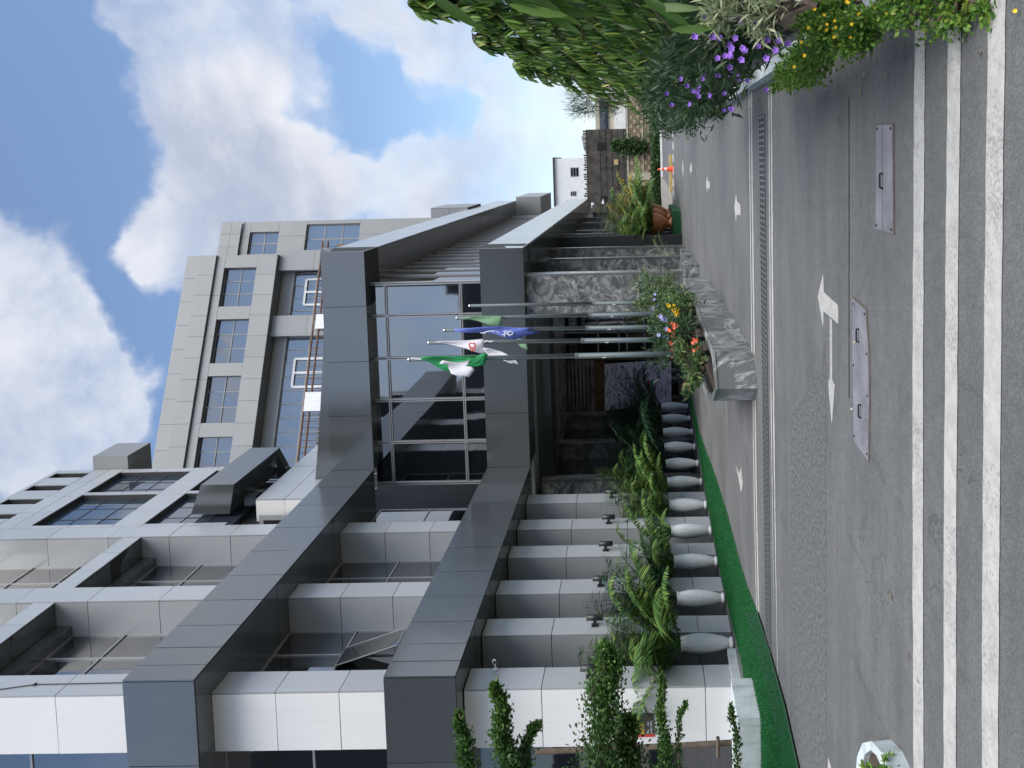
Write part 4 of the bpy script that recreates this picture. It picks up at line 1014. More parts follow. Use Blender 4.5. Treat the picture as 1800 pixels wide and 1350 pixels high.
# flagpoles
XFP = -3.2
tops = [(720,632),(755,602.5),(782,580.5),(804,559),(826,537.5)]
bots = [(1178,622),(1176,597),(1160,575),(1150,552),(1138,532)]
plab = ['flagpole carrying the green and white flag, nearest of the row', 'flagpole carrying the white flag with red letters, second of the row', 'flagpole carrying the blue flag, middle of the row',
        'flagpole carrying the pale green flag, fourth of the row', 'bare flagpole without a flag, farthest of the row']
poles = []
for (tu, tv), (bu, bv), lb in zip(tops, bots, plab):
    base = onx(bu, bv, XFP); Y = base.y; topp = ony(tu, tv, Y)
    bx_ = Vector((base.x, Y, HP-.12)); 
    d = (topp-base); foot = base + d*((HP-.12-base.z)/d.z)
    t = thing('flagpole', 'dark grey ' + lb, 'flagpole', foot, 'flagpoles in the marble planter')
    mid = foot.lerp(topp, .45)
    MB().cyl(foot, mid, .046, .044, 14).build('lower_pole', 'pole', t, True); MB().cyl(mid, topp, .040, .035, 14).build('upper_pole', 'pole', t, True)
    MB().cyl(mid-Vector((0,0,.02)), mid+Vector((0,0,.02)), .05, .05, 14).build('collar', 'grate', t)
    MB().cyl(topp-Vector((0,0,.0)), topp+Vector((0,0,.03)), .042, .02, 12).build('cap', 'steel', t)
    z = foot.z+1.75; m_ = foot + (topp-foot)*((z-foot.z)/(topp.z-foot.z))
    MB().tube([m_+Vector((-.02,-.06,.07)), m_+Vector((0,-.13,0)), m_+Vector((-.02,-.06,-.07))], .012, 6).build('cleat', 'steel', t)
    MB().tube([m_+Vector((.0,-.1,0)), topp+Vector((.0,-.07,-.05))], .006, 4).build('halyard', 'grate', t)
    poles.append((foot, topp, Y))
# flags: limp cloth, folded; each piece is given by its outline and pushed into folds
def cloth(px, Y, m, parent, name, fold=.05, ph=0., t=.008):
    P = [ony(u, v, Y) for u, v in px]; c = sum(P, Vector())/len(P)
    me_v, me_f = [], []
    n = len(P); K = 5
    for r in range(K+1):
        for p in P:
            q = p.lerp(c, r/K); q = q + Vector((0, fold*math.sin((q.x-c.x)*22+(q.z-c.z)*5+ph) + fold*.5*math.sin((q.x-c.x)*41-(q.z)*9+ph), 0)); me_v.append(q)
    for r in range(K):
        for i in range(n): me_f.append((r*n+i, r*n+(i+1)%n, (r+1)*n+(i+1)%n, (r+1)*n+i))
    mb = MB(); mb.add(me_v, me_f); o = mb.build(name, m, parent, True)
    s = o.modifiers.new('thickness', 'SOLIDIFY'); s.thickness = t; s.offset = 0
    return o
gF = lambda L: [(700+x*.14444, 510+y*.14444) for x, y in L]
Y = poles[0][2]-.12
f = thing('flag', 'green and white national flag hanging limp from the nearest pole', 'flag', ony(722, 630, Y), 'flags on the poles')
cloth(gF([(265,815),(420,795),(700,808),(960,800),(1065,765),(1090,790),(1050,920),(965,930),(870,960),(760,960),(640,1010),(500,950),(380,880),(300,835)]), Y, 'cgreen', f, 'green_field', .04)
cloth(gF([(505,890),(540,850),(640,870),(740,885),(865,855),(850,905),(815,925),(900,928),(935,965),(865,1055),(740,1045),(650,1010),(610,960),(595,905)]), Y-.09, 'cwhite', f, 'white_stripe', .025, 1.)
cloth(gF([(820,920),(1060,800),(1040,900),(960,930),(880,920)]), Y-.13, 'cgreen', f, 'green_fold', .02, 2.)
MB().tube([ony(722+3*i, 629.5+.3*i, Y) for i in range(7)], .012, 5).build('rope', 'cwhite', f)
Y = poles[1][2]-.12
f = thing('flag', 'white flag with red letters hanging twisted from the second pole', 'flag', ony(757, 602, Y), 'flags on the poles')
cloth(gF([(395,632),(520,618),(820,615),(1030,598),(1045,630),(1035,690),(1100,760),(1030,780),(940,750),(760,690),(600,655),(500,640)]), Y, 'cwhite', f, 'white_field', .03)
cloth(gF([(1040,700),(1110,705),(1250,750),(1400,812),(1300,822),(1190,825),(1100,795),(1060,760)]), Y-.06, 'cwhite', f, 'white_tail', .03, 1)
cloth(gF([(1275,850),(1350,862),(1430,850),(1465,905),(1440,900),(1420,868),(1380,895),(1340,885)]), Y-.02, 'cwhite', f, 'white_tail', .01, 1)
def stroke(pts, Y, m, parent, w, nm):
    P = [ony(u, v, Y) for u, v in gF(pts)]; mb = MB(); mb.tube(P, w, 6); return mb.build(nm, m, parent)
stroke([(930,645),(870,648),(862,670),(880,700),(925,705),(938,680),(928,645)], Y-.085, 'cred', f, .012, 'red_letter')
stroke([(868,715),(905,722),(945,735)], Y-.085, 'cred', f, .012, 'red_letter'); stroke([(890,742),(925,730)], Y-.085, 'cred', f, .010, 'red_letter')
stroke([(1045,635),(1080,615),(1110,628),(1150,622)], Y-.02, 'cwhite', f, .012, 'rope_knot')
Y = poles[2][2]-.12
f = thing('flag', 'blue flag with white writing hanging in folds from the middle pole', 'flag', ony(784, 581, Y), 'flags on the poles')
cloth(gF([(680,475),(900,452),(1230,440),(1460,460),(1650,450),(1560,490),(1725,500),(1700,530),(1560,550),(1480,590),(1380,608),(1260,560),(1180,535),(1020,525),(830,515),(700,500)]), Y, 'cblue', f, 'blue_field', .04)
for L in ([(1350,490),(1330,530),(1360,560)],[(1380,500),(1340,510),(1350,545),(1390,540),(1395,505)],[(1260,540),(1300,545),(1290,565)],[(1040,515),(1110,500),(1180,498)],[(1280,500),(1320,500),(1290,530),(1330,535)],[(1000,520),(1060,525)],[(1200,495),(1225,520)]):
    stroke(L, Y-.07, 'cwhite', f, .010, 'white_writing')
Y = poles[3][2]-.12
f = thing('flag', 'faded pale green flag hanging from the fourth pole behind the blue flag', 'flag', ony(805, 559, Y), 'flags on the poles')
cloth(gF([(740,340),(900,318),(1100,318),(1275,310),(1258,365),(1258,430),(1230,455),(1120,425),(980,380),(860,355)]), Y, 'cpale', f, 'green_field', .03)
cloth(gF([(1480,585),(1560,650),(1582,705),(1570,738),(1500,690),(1450,655),(1400,612)]), Y, 'cpale', f, 'green_tail', .02)

# ------------------------------------------------------------------ plants
PLV, PLF = leaf(.055, 3, 0, .1, .25)
def palm(root, base, m, nfr, L, spread, seed, leafn=26, lw=.9, up=.85, tone_hi=1.):
    r = random.Random(seed); fr = []
    for i in range(nfr):
        a = 2*math.pi*(i/nfr) + r.uniform(-.3, .3); el = r.uniform(.5, 1.5)*up/.85; ln = L*r.uniform(.75, 1.1)
        d = Vector((math.cos(a)*math.cos(el)*spread, math.sin(a)*math.cos(el)*spread, math.sin(el))).normalized()
        pts = []; p = Vector(base); n = 9; sag = r.uniform(.35, 1.05)
        for k in range(n+1):
            pts.append(p.copy()); t_ = k/n
            dd = (d + Vector((0,0,-1))*sag*t_*t_*1.5).normalized(); p = p + dd*(ln/n)
        T, tn_ = [], []
        for k in range(leafn):
            t_ = .22 + .78*k/leafn; f_ = t_*n; i0 = min(n-1, int(f_)); q = pts[i0].lerp(pts[i0+1], f_-i0); ax = (pts[i0+1]-pts[i0]).normalized()
            sd_ = ax.cross(Vector((0,0,1))).normalized(); ll = ln*.185*(math.sin(math.pi*(.12+.85*t_))**.7)*lw*r.uniform(.85, 1.1)
            for s in (-1, 1):
                dv = (sd_*s*1.0 + ax*.42 + Vector((0,0,-.25+r.uniform(-.2,.15)))).normalized()
                T.append(frame3(dv, ax.cross(dv), 0, ll, q) if 0 else frame3(dv, (0,0,1), r.uniform(-.4,.4), ll, q)); tn_.append(r.random()*tone_hi)
        o = multi(PLV, PLF, T, tn_, 'frond', m, root)
        MB().tube(pts, [.012*(1-.8*k/n) for k in range(n+1)], 5).build('midrib', m, o)
def pot_profile(H):
    return [(.0,0),(.16,0),(.17,.03),(.17,.06),(.125,.075),(.14,.10),(.20,.22),(.255,.42),(.28,.60),(.27,.76),(.235,.90),(.21,.96),(.225,1.0),(.235,1.02),(.20,1.02),(.19,.97),(.0,.95)]
pot_y = []
pots = [(1290,1143,1),(1268,1052,0),(1256,985,0),(1247,922,0),(1236,874,0),(1229,843,0),(1225,822,0),(1219,797,0),(1214,770,0),(1210,745,0),(1207,728,0)]
pl_lab = ['big fan leaved palm in the white urn nearest the camera', 'feathery dark palm in the second white urn', 'yellow green palm in the third white urn', 'stiff upright sword leaved plant in the fourth white urn',
          'bushy arching palm in the fifth white urn', 'palm in the sixth white urn beside the first marble fin', 'tall dark palm in the seventh white urn', 'dark palm in the eighth white urn between marble fins',
          'dark palm in the ninth white urn', 'dark palm in the tenth white urn near the notice board', 'dark palm in the last white urn beside the door wall']
for i, (lb) in enumerate(pl_lab):
    if i < 5: y = (py[i]+PD+ (py[i+1] if i+1 < len(py) else py[i]+PSP))/2; x = XP+.10
    else: y = py[5]+PD+.55+(i-5)*1.42; x = XP+.06
    H = 1.0; t = thing('potted_palm', lb, 'potted plant', (x, y, .02), 'palms in white urns along the colonnade')
    w_ = .64
    body = [(r_*w_, z_*H) for r_, z_ in pot_profile(H)]
    MB().lathe(body[4:], (x,y,.02), 28).build('urn', 'pot', t, True); MB().lathe(body[:5], (x,y,.02), 28).build('urn_foot', 'pot', t, True)
    MB().lathe([(.0,.94*H),(.19*w_,.955*H)], (x,y,.02), 16).build('soil', 'soil', t)
    b = (x, y, .02+.93*H)
    if i == 3:
        T, tn_ = [], []; r = random.Random(5)
        for k in range(26):
            a = r.uniform(0, 6.28); el = r.uniform(.5, 1.5); dv = (math.cos(a)*math.cos(el), math.sin(a)*math.cos(el), math.sin(el))
            T.append(frame3(dv, (0,0,1), 0, r.uniform(.6,.95), b)); tn_.append(r.random()*.6)
        v_, f_ = leaf(.04, 5, 0, .3, .12); 
        for k in range(26): multi(v_, f_, [T[k]], [tn_[k]], 'sword_leaf', 'palm', t)
    else:
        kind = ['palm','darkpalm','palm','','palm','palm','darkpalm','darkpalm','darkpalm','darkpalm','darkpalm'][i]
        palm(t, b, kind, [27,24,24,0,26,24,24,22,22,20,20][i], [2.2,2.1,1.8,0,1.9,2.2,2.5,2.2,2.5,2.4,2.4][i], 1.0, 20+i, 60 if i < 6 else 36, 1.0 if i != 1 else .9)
# terracotta urns with palms at the right wing
for i, ((u, v), lb, kd, L) in enumerate([((1190,408),'dark leaved palm in the nearest terracotta urn beside the green box','palm',1.9),((1184,388),'yellow and orange leaved palm in the middle terracotta urn','ypalm',2.3),((1180,372),'green palm in the farthest terracotta urn','palm',2.3)]):
    c = Vector((XR-.25+.12*i, 33.2+1.5*i, .35)); H = .8
    t = thing('urn_palm', lb, 'potted plant', c, 'palms in terracotta urns')
    prof = [(.0,0),(.2,0),(.21,.05),(.12,.12),(.14,.2),(.27,.5),(.33,.75),(.35,.92),(.38,1.0),(.33,1.0),(.0,.93)]
    MB().lathe([(r_*1.25, z_*H) for r_, z_ in prof], c, 24).build('urn', 'terra', t, True)
    palm(t, (c.x, c.y, c.z+.93*H), kd, 24, L*1.15, 1.5, 60+i, 40, 1.3)
c = onz(1197, 400)
t = thing('turf_box', 'low box wrapped in dark green artificial turf in front of the terracotta urns', 'box', (c.x, c.y, 0))
MB().box(XR-.85, XR+.3, c.y-.1, 37.4, 0, .34).build('box_body', tc_, t)
# small plants between the right fins
for i, (u, v, kd, lb) in enumerate([(1110,453,'palm','feathery green palm standing between the two nearest right hand marble fins'),(1135,462,'varieg','spiky yellow green plant at the foot of the front marble column'),(1120,433,'palm','small round palm behind the second right hand marble fin')]):
    y = onx(1100, v, XFR-.5).y; c = Vector((XFR-.45, y, .5))
    t = thing('fin_plant', lb, 'plant', (c.x, c.y, .4), 'plants between the marble fins'); palm(t, c, kd, 10, 1.2, 1.0, 80+i, 16)
    MB().lathe([(.0,0),(.16,0),(.22,.5),(.18,.5),(0,.46)], (c.x,c.y,.02), 14).build('pot', 'core', t, True)

# leaf clouds for shrubs
def shrub(root, m, c, rad, n, size, lf, seed, name='foliage', up=.3, hi=1., stems=6, dens=.5, kind=None):
    r = np.random.RandomState(seed); v_, f_ = lf; T, tn_ = [], []
    cl = [np.array(c)+np.array(rad)*r.uniform(-.8, .8, 3) for _ in range(max(4, n//60))]
    for k in range(n):
        q = cl[r.randint(len(cl))] + np.array(rad)*r.normal(0, .22, 3)
        dv = r.normal(0, 1, 3) + np.array([0,0,up]) + (q-np.array(c))/np.array(rad)*.5
        T.append(frame3(dv, r.normal(0,1,3), 0, size*r.uniform(.6, 1.2), q)); tn_.append(r.rand()*hi)
    o = multi(v_, f_, T, tn_, name, m, root)
    if stems:
        mb = MB()
        for k in range(stems):
            q = cl[r.randint(len(cl))]; mb.tube([(c[0]+r.uniform(-.1,.1), c[1]+r.uniform(-.2,.2), c[2]-rad[2]), tuple((np.array(c)+q)/2+r.uniform(-.05,.05,3)), tuple(q)], [.014,.010,.006], 5)
        mb.build('stem', 'bark', root)
    return o
LN = leaf(.10, 3, 0, .2, .15); LR = leaf(.30, 2, 0, .2, .1); LM = leaf(.14, 3, 0, .2, .2)
def flowers(root, m, pts, s, name, normal=None, seed=1):
    r = random.Random(seed)
    for p in pts:
        d = Vector((r.uniform(-.5,.3), -1+r.uniform(-.3,.3), r.uniform(-.2,.8))).normalized(); x = d.orthogonal().normalized(); y = d.cross(x); mb = MB(); p = Vector(p)
        vs, fs = [p - d*s*.45], []
        for k in range(10):
            a = 2*math.pi*k/10; rr = s*(1.0 if k % 2 == 0 else .72)*r.uniform(.9,1.1); vs.append(p + (x*math.cos(a)+y*math.sin(a))*rr + d*s*r.uniform(0,.15))
        fs = [(0, 1+k, 1+(k+1)%10) for k in range(10)]
        mb.add(vs, fs).build(name, m, root)
# planter plants
def inpl(u, v, y): return ony(u, v, y)
for nm, lb, u, v, y, rad, n, sz_, lf_, m_, sd_ in [
    ('flower_shrub','light green lilac flowered shrub at the far end of the marble planter',1150,510,17.5,(.42,.8,.44),1500,.12,LN,'bush',1),
    ('flower_shrub','dense green shrub with yellow flowers in the marble planter',1185,545,15.6,(.40,.9,.40),2300,.11,LM,'bush',2),
    ('flower_shrub','dark shrub with bright red flower heads at the foot of the poles',1185,590,13.6,(.42,.8,.36),1700,.15,LN,'ruellia',3),
    ('flower_shrub','low woody shrub with orange red flowers at the near end of the planter',1215,650,12.3,(.36,.35,.20),700,.13,LM,'bush',4)]:
    c = ony(u, v, y); t = thing(nm, lb, 'shrub', (c.x, c.y, HP-.1), 'shrubs in the marble planter'); c.z = max(c.z, HP+.1)
    shrub(t, m_, tuple(c), rad, n, sz_, lf_, sd_, stems=10)
    r = random.Random(sd_)
    if sd_ == 2: flowers(t, 'yflower', [ony(1180+r.uniform(-6,12), 545+r.uniform(-10,8), y-.7) for _ in range(9)], .05, 'flower')
    if sd_ == 1: flowers(t, 'lilac', [ony(1160+r.uniform(-12,22), 535+r.uniform(-20,30), y-1.2) for _ in range(14)], .045, 'flower')
    if sd_ == 3:
        flowers(t, 'rflower', [ony(1182+r.uniform(-9,9), 598+r.uniform(-32,32), y-.6) for _ in range(24)], .038, 'flower')
        flowers(t, 'lilac', [ony(1165+r.uniform(-9,9), 575+r.uniform(-22,22), y-.5) for _ in range(12)], .045, 'flower')
    if sd_ == 4:
        flowers(t, 'rflower', [ony(1222+r.uniform(-5,5), 605+r.uniform(-12,12), y-.3) for _ in range(8)] + [ony(1202+r.uniform(-4,8), 678+r.uniform(-6,8), y-.1) for _ in range(9)], .032, 'flower')
        mb = MB()
        for k in range(12):
            a = ony(1238, 640+r.uniform(-8,8), y); b = ony(1208+r.uniform(-10,14), 645+r.uniform(-42,38), y+r.uniform(-.2,.2)); mb.tube([a, a.lerp(b,.5)+Vector((r.uniform(-.06,.06),0,.05)), b], [.022,.016,.01], 6)
        mb.build('stem', 'bark', t)

# near left: long leafy arms of a vine-like shrub reaching in from the left
def arm(px, Y, wid, n, size, seed, label, m='vine'):
    r = np.random.RandomState(seed); pts = [np.array(ony(u, v, Y)) for u, v in px]
    t = thing('leafy_branch', label, 'shrub', tuple(pts[0]), 'leafy branches at the left edge')
    T, tn_ = [], []; seg = len(pts)-1
    for k in range(n):
        s = r.rand()**.85*seg; i = min(seg-1, int(s)); f_ = s-i; q = pts[i]*(1-f_)+pts[i+1]*f_+np.array([0,0,.18*wid*math.sin(s*4+seed)]); ax = pts[i+1]-pts[i]; ax /= np.linalg.norm(ax)
        w = wid*(1-.75*(s/seg)**1.6)*(.85+.4*math.sin(s*7+seed)**2); off = r.normal(0, .45, 3)*w; q = q+off
        dv = ax*.9+r.normal(0,.6,3)+off/w*.4; T.append(frame3(dv, r.normal(0,1,3), 0, size*r.uniform(.6,1.2), q)); tn_.append(min(1, max(0, r.rand()*.6+.38*(s/seg))))
    multi(*LR, T, tn_, 'foliage', m, t)
    mb = MB(); mb.tube([tuple(p) for p in pts], [.014*(1-.7*i/seg) for i in range(seg+1)], 6)
    for k in range(14):
        s = r.rand()*seg; i = min(seg-1, int(s)); q = pts[i]*(1-s+i)+pts[i+1]*(s-i); e = q+r.normal(0,1,3)*wid*.8; mb.tube([tuple(q), tuple(e)], .004, 4)
    mb.build('stem', 'bark', t)
arm([(1062,1500),(1060,1400),(1058,1300),(1062,1230),(1068,1180),(1071,1140)], 8.6, .27, 9000, .05, 1, 'thickest upright leafy green branch in front of the sign pillar')
arm([(1120,1480),(1112,1400),(1105,1340),(1102,1300),(1100,1262)], 8.8, .21, 4600, .055, 9, 'dark rounded leafy clump covering part of the sign')
arm([(1182,1470),(1176,1400),(1168,1330),(1164,1260),(1160,1190)], 8.4, .10, 2700, .045, 2, 'slender leafy spire to the right of the sign, below the thick branch')
arm([(1200,1470),(1195,1380),(1192,1300),(1196,1255),(1205,1235)], 8.4, .05, 500, .045, 3, 'thin sparse curling twig with few leaves beside the slender spire')
arm([(905,1480),(900,1400),(892,1330),(882,1270),(872,1205)], 8.4, .17, 4200, .055, 4, 'bright leafy branch below the white security camera')
arm([(925,1440),(922,1380),(925,1320),(932,1285),(948,1272)], 8.5, .09, 1300, .05, 5, 'short forked leafy branch beside the bright one')
arm([(850,1480),(836,1400),(822,1330),(812,1290),(806,1255)], 8.5, .11, 2300, .055, 6, 'narrow leafy branch at the corner of the lower ledge')
arm([(1300,1480),(1298,1400),(1296,1330),(1290,1270),(1284,1240)], 9.6, .07, 900, .045, 7, 'low scrambling leafy shoot over the painted kerb')
# pedestal fence rail near the sign
t = thing('garden_rail', 'weathered brown metal rail behind the leafy branches at the left edge', 'rail', ony(1290, 1318, 12.6))
MB().tube([ony(940,1322,12.6), ony(1060,1316,12.6), ony(1190,1311,12.6), ony(1290,1305,12.6)], .045, 8).build('rail', 'bark', t)
MB().tube([ony(1262,1296,12.5), ony(1262,1330,12.5)], .03, 8).build('bracket', 'bark', t)
# tuft in near kerb
kc = onz(1560,1345,.1); t = thing('kerb_tuft', 'small yellow green tuft growing in the rounded white kerb', 'plant', kc); shrub(t, 'creeper', (kc.x-.1,kc.y,.17), (.14,.12,.08), 260, .06, LR, 31, stems=3)

# ---- right hand bed
bed = thing('flower_bed_kerb', 'pale painted kerb of the flower bed along the right road edge', 'kerb', (.9, 8, 0), 'pale painted kerbs')
def kx(y): return .92 + max(0, y-20)*.06
ks = [3.2,4.4,5.6,6.8,8,9.2,10.4,12,14,17,20,25,30,36,44,52]
for a, b in zip(ks[:-1], ks[1:]):
    mb = MB(); P = [(kx(a),a+.01,.15),(kx(a)+.14,a+.01,.15),(kx(b)+.14,b-.01,.15),(kx(b),b-.01,.15)]
    mb.slab(P, .15).build('kerb_stone', 'concrete', bed)
sb = MB(); sb.slab([(kx(3.2)+.14,3.2,.12),(6,3.2,.12),(9,52,.12),(kx(52)+.14,52,.12)], .1).build('bed_soil', 'soil', None); tag(bpy.data.objects['bed_soil'], kind='structure')

def masttree(label, x, y, R, z0, z1, n, L, seed, sep_leaves=0, lean=0., top_r=.35):
    t = thing('mast_tree', label, 'tree', (x, y, 0), 'weeping mast trees along the right edge'); r = np.random.RandomState(seed)
    MB().tube([(x,y,0),(x+.03,y,z1*.5),(x-.02,y+.03,z1)], [.07,.05,.012], 9).build('trunk', 'bark', t)
    T, tn_ = [], []; mb = MB(); nb = int(n/26)
    for b in range(nb):
        h = r.rand(); z = z0+(z1-z0)*(1-(1-h)**1.0); a = r.uniform(0, 2*math.pi); rad = R*((1-h)**.75*(1-top_r)+top_r*(1-h*.8))
        st_ = np.array([x, y, z]); dirh = np.array([math.cos(a), math.sin(a), 0])
        ln = rad*r.uniform(.65, 1.05); pts = [st_ + dirh*ln*s + np.array([0,0,.12*s-.55*ln*s*s*1.1]) for s in (0,.33,.66,1)]
        mb.tube([tuple(p) for p in pts], [.012,.009,.006,.003], 4)
        for k in range(26):
            s = .25+.75*(k/26); i = min(2, int(s*3)); q = pts[i]*(1-(s*3-i))+pts[i+1]*(s*3-i) if s < 1 else pts[3]
            side = 1 if k % 2 else -1; perp = np.array([-dirh[1], dirh[0], 0])*side
            dv = perp*.55+dirh*.35+np.array([0,0,-1.0-.5*r.rand()])+r.normal(0,.16,3)
            tone = r.rand()*.84 + (.16 if r.rand() < .12 and h > .4 else 0)
            T.append(frame3(dv, perp+r.normal(0,.4,3), 0, L*r.uniform(.7,1.15), q)); tn_.append(min(1, tone))
    mb.build('branch', 'bark', t)
    T = np.array(T); tn_ = np.array(tn_); far_ = np.linalg.norm(T[:, :, 3]-np.array([0,0,1.6]), axis=1) > 3.0; T, tn_ = T[far_], tn_[far_]; lv, lf_ = leaf(.085, 6, .006, .25, .12)
    if sep_leaves:
        d = np.linalg.norm(T[:, :, 3]-np.array([0,0,1.6]), axis=1); order = np.argsort(d); near, rest = order[:sep_leaves], order[sep_leaves:]
        lv2, lf2 = leaf(.085, 9, .012, .25, .12)
        for k in near: multi(lv2, lf2, [T[k]], [tn_[k]], 'leaf', 'mast', t, smooth=True)
        multi(lv, lf_, T[rest], tn_[rest], 'crown', 'mast', t, smooth=True, kind='stuff')
    else: multi(lv, lf_, T, tn_, 'crown', 'mast', t, smooth=True)
masttree('nearest mast tree with very long drooping glossy leaves at the right edge', 1.75, 4.5, 1.12, 1.45, 6.2, 2900, .34, 3, 260, top_r=.8)
masttree('second mast tree, tips turning yellow and orange, behind the nearest one', 2.15, 7.9, 1.15, 1.1, 4.6, 4600, .25, 4, top_r=.7)
masttree('third mast tree with smaller looking leaves above the purple flowers', 2.2, 10.6, 1.45, .9, 4.6, 5600, .24, 5, top_r=.75)
masttree('fourth mast tree with a ragged dark top near the end of the row', 2.4, 15, 1.85, .8, 4.7, 6800, .26, 6, top_r=.75)
masttree('farthest mast tree, dark and low beside the block wall', 2.85, 23, 2.5, .3, 5.2, 7200, .3, 8, top_r=.75)
# far feathery conifer-like bush sticking up
c = ony(1010, 205, 30)
t = thing('feathery_shrub', 'wispy dark shrub with thin needle leaves behind the farthest mast tree', 'shrub', (c.x+.2, c.y, 0))
shrub(t, 'darkpalm', (c.x+.5,c.y,c.z-.9), (.5,.5,.95), 1500, .3, leaf(.03,2,0,0,.1), 71, up=1.0, stems=14)

# ruellia with purple flowers
def ruel(label, c, rad, n, seed, nf, fl):
    t = thing('purple_flower_shrub', label, 'shrub', (c[0], c[1], .1), 'purple flowered shrubs along the bed')
    shrub(t, 'ruellia', c, rad, int(n*1.5), .10, LN, seed, stems=26, up=.6); flowers(t, 'purple', fl, .021, 'flower', seed=seed); return t
r = random.Random(44)
def onflow(lst, y): return [ony(u, v, y+r.uniform(-.15,.15)) for u, v in lst]
g2 = lambda L: [(1150+x*.3611, y*.3611) for x, y in L]
fl1 = g2([(248,75),(420,100),(490,122),(500,115),(553,196),(607,198),(650,213),(590,245),(430,235),(440,245),(365,215),(372,228),(378,240),(395,185),(320,185),(285,180),(196,178),(308,283),(345,273),(372,272),(368,265),(425,290),(368,328),(545,283),(505,225)])
fl2 = g2([(310,355),(312,368),(300,362),(235,383),(240,365),(355,375),(405,365),(412,385),(398,372),(380,360),(455,392),(270,465),(340,455),(216,420),(212,440),(205,450),(190,443),(217,468),(160,418),(130,385),(85,510),(172,508),(60,455),(545,437),(370,530),(378,532),(338,537)])
def bedc(u, v, y): p = ony(u, v, y); return (p.x, p.y, p.z)
ruel('nearer purple flowered shrub with narrow dark leaves, level with the manhole covers', bedc(1265, 55, 5.2), (.26,.7,.34), 1900, 41, 0, onflow(fl1, 4.35))
ruel('farther purple flowered shrub trailing over the kerb under the mast trees', bedc(1225, 140, 7.0), (.30,1.1,.36), 2600, 42, 0, onflow(fl2, 5.7))
ruel('distant strip of purple flowered shrub beyond the others', bedc(1185, 185, 10.5), (.35,1.6,.42), 2000, 43, 0, onflow([(1170,190),(1181,180),(1166,182)], 9.5))
for i, (u, v, y, rad, n, lb) in enumerate([(1300,15,4.3,(.16,.30,.17),520,'pale variegated grassy clump at the right photo edge'),(1215,105,6.8,(.20,.5,.16),420,'pale variegated clump between purple flowers and mast trees'),(1390,-5,4.0,(.16,.3,.12),260,'low variegated clump above the yellow flowered creeper')][:3]):
    c = bedc(u, v, y); t = thing('variegated_clump', lb, 'plant', (c[0], c[1], .1), 'variegated clumps in the bed'); shrub(t, 'varieg', c, rad, int(n*.9), .09, leaf(.07,4,.003,.2,.35), 50+i, stems=6)
# creeper
def creep(label, boxes, n, seed, fl):
    t = thing('yellow_flower_creeper', label, 'plant', (boxes[0][0][0], boxes[0][0][1], .05), 'yellow flowered creepers over the kerb')
    for k, (c, rad, w) in enumerate(boxes): shrub(t, 'creeper', c, rad, int(n*w*2.2), .036, LR, seed+k, stems=8)
    flowers(t, 'yflower', fl, .011, 'flower', seed=seed)
    return t
yf = g2([(780,45),(828,72),(878,100),(840,118),(882,133),(838,145),(750,135),(875,180),(960,118),(995,68),(985,60),(945,12),(935,5),(1070,40),(1130,68),(955,182),(715,205),(730,270),(680,325)])
creep('green creeper with many small yellow flowers spilling over the kerb', [(bedc(1455,40,4.9),(.16,.35,.16),.4),(bedc(1500,60,4.7),(.13,.4,.12),.3),(bedc(1420,110,5.9),(.14,.5,.14),.3),(bedc(1390,130,6.8),(.12,.5,.12),.25)], 3600, 90, [ony(u, v, 4.3+r.uniform(-.1,.3)) for u, v in yf])
creep('near end of the creeper trailing onto the white stripes', [(bedc(1590,10,4.2),(.14,.25,.10),.4),(bedc(1650,8,4.0),(.16,.2,.07),.4),(bedc(1700,-5,3.8),(.16,.2,.07),.4)], 900, 95, [ony(1784,19,3.4), ony(1700,-3,3.6)])

# ------------------------------------------------------------------ far end of the road
YW = 60.0
def bw(u, v, y=YW): return ony(u, v, y)
a, b = bw(1155, 370), bw(1100, 190)
wl_ = thing('boundary_wall', 'low block wall with chequered tan and brown stonework at the end of the road', 'wall', ((a.x+b.x)/2, YW, 0))
x0_, x1_ = a.x-1, b.x+6; ztop = b.z
MB().box(x0_, x1_, YW+.02, YW+.3, 0, ztop-.12).build('wall_core', 'beige', wl_)
nx_ = int((x1_-x0_)/.34); nz_ = max(4, int((ztop-.2)/.26)); m1, m2 = MB(), MB()
for i in range(nx_):
    for j in range(nz_):
        xx = x0_+i*(x1_-x0_)/nx_; zz_ = .05+j*(ztop-.25)/nz_; h_ = (ztop-.25)/nz_-.03; d_ = RNG.uniform(.02,.06)
        (m1 if (i+j) % 2 else m2).box(xx+.015, xx+(x1_-x0_)/nx_-.015, YW-d_, YW+.02, zz_, zz_+h_)
m1.build('light_block', 'tan', wl_, kind='stuff'); m2.build('dark_block', 'tan2', wl_, kind='stuff')
MB().box(x0_, x1_, YW-.1, YW+.4, ztop-.12, ztop).build('coping', 'beige', wl_)
MB().box(x0_, x1_, YW-.09, YW-.0, ztop*.52, ztop*.52+.08).build('string_course', 'beige', wl_)
p = bw(1130, 310); MB().box(p.x-.28, p.x+.28, YW-.14, YW, 0, ztop-.13).build('pier', 'beige', wl_)
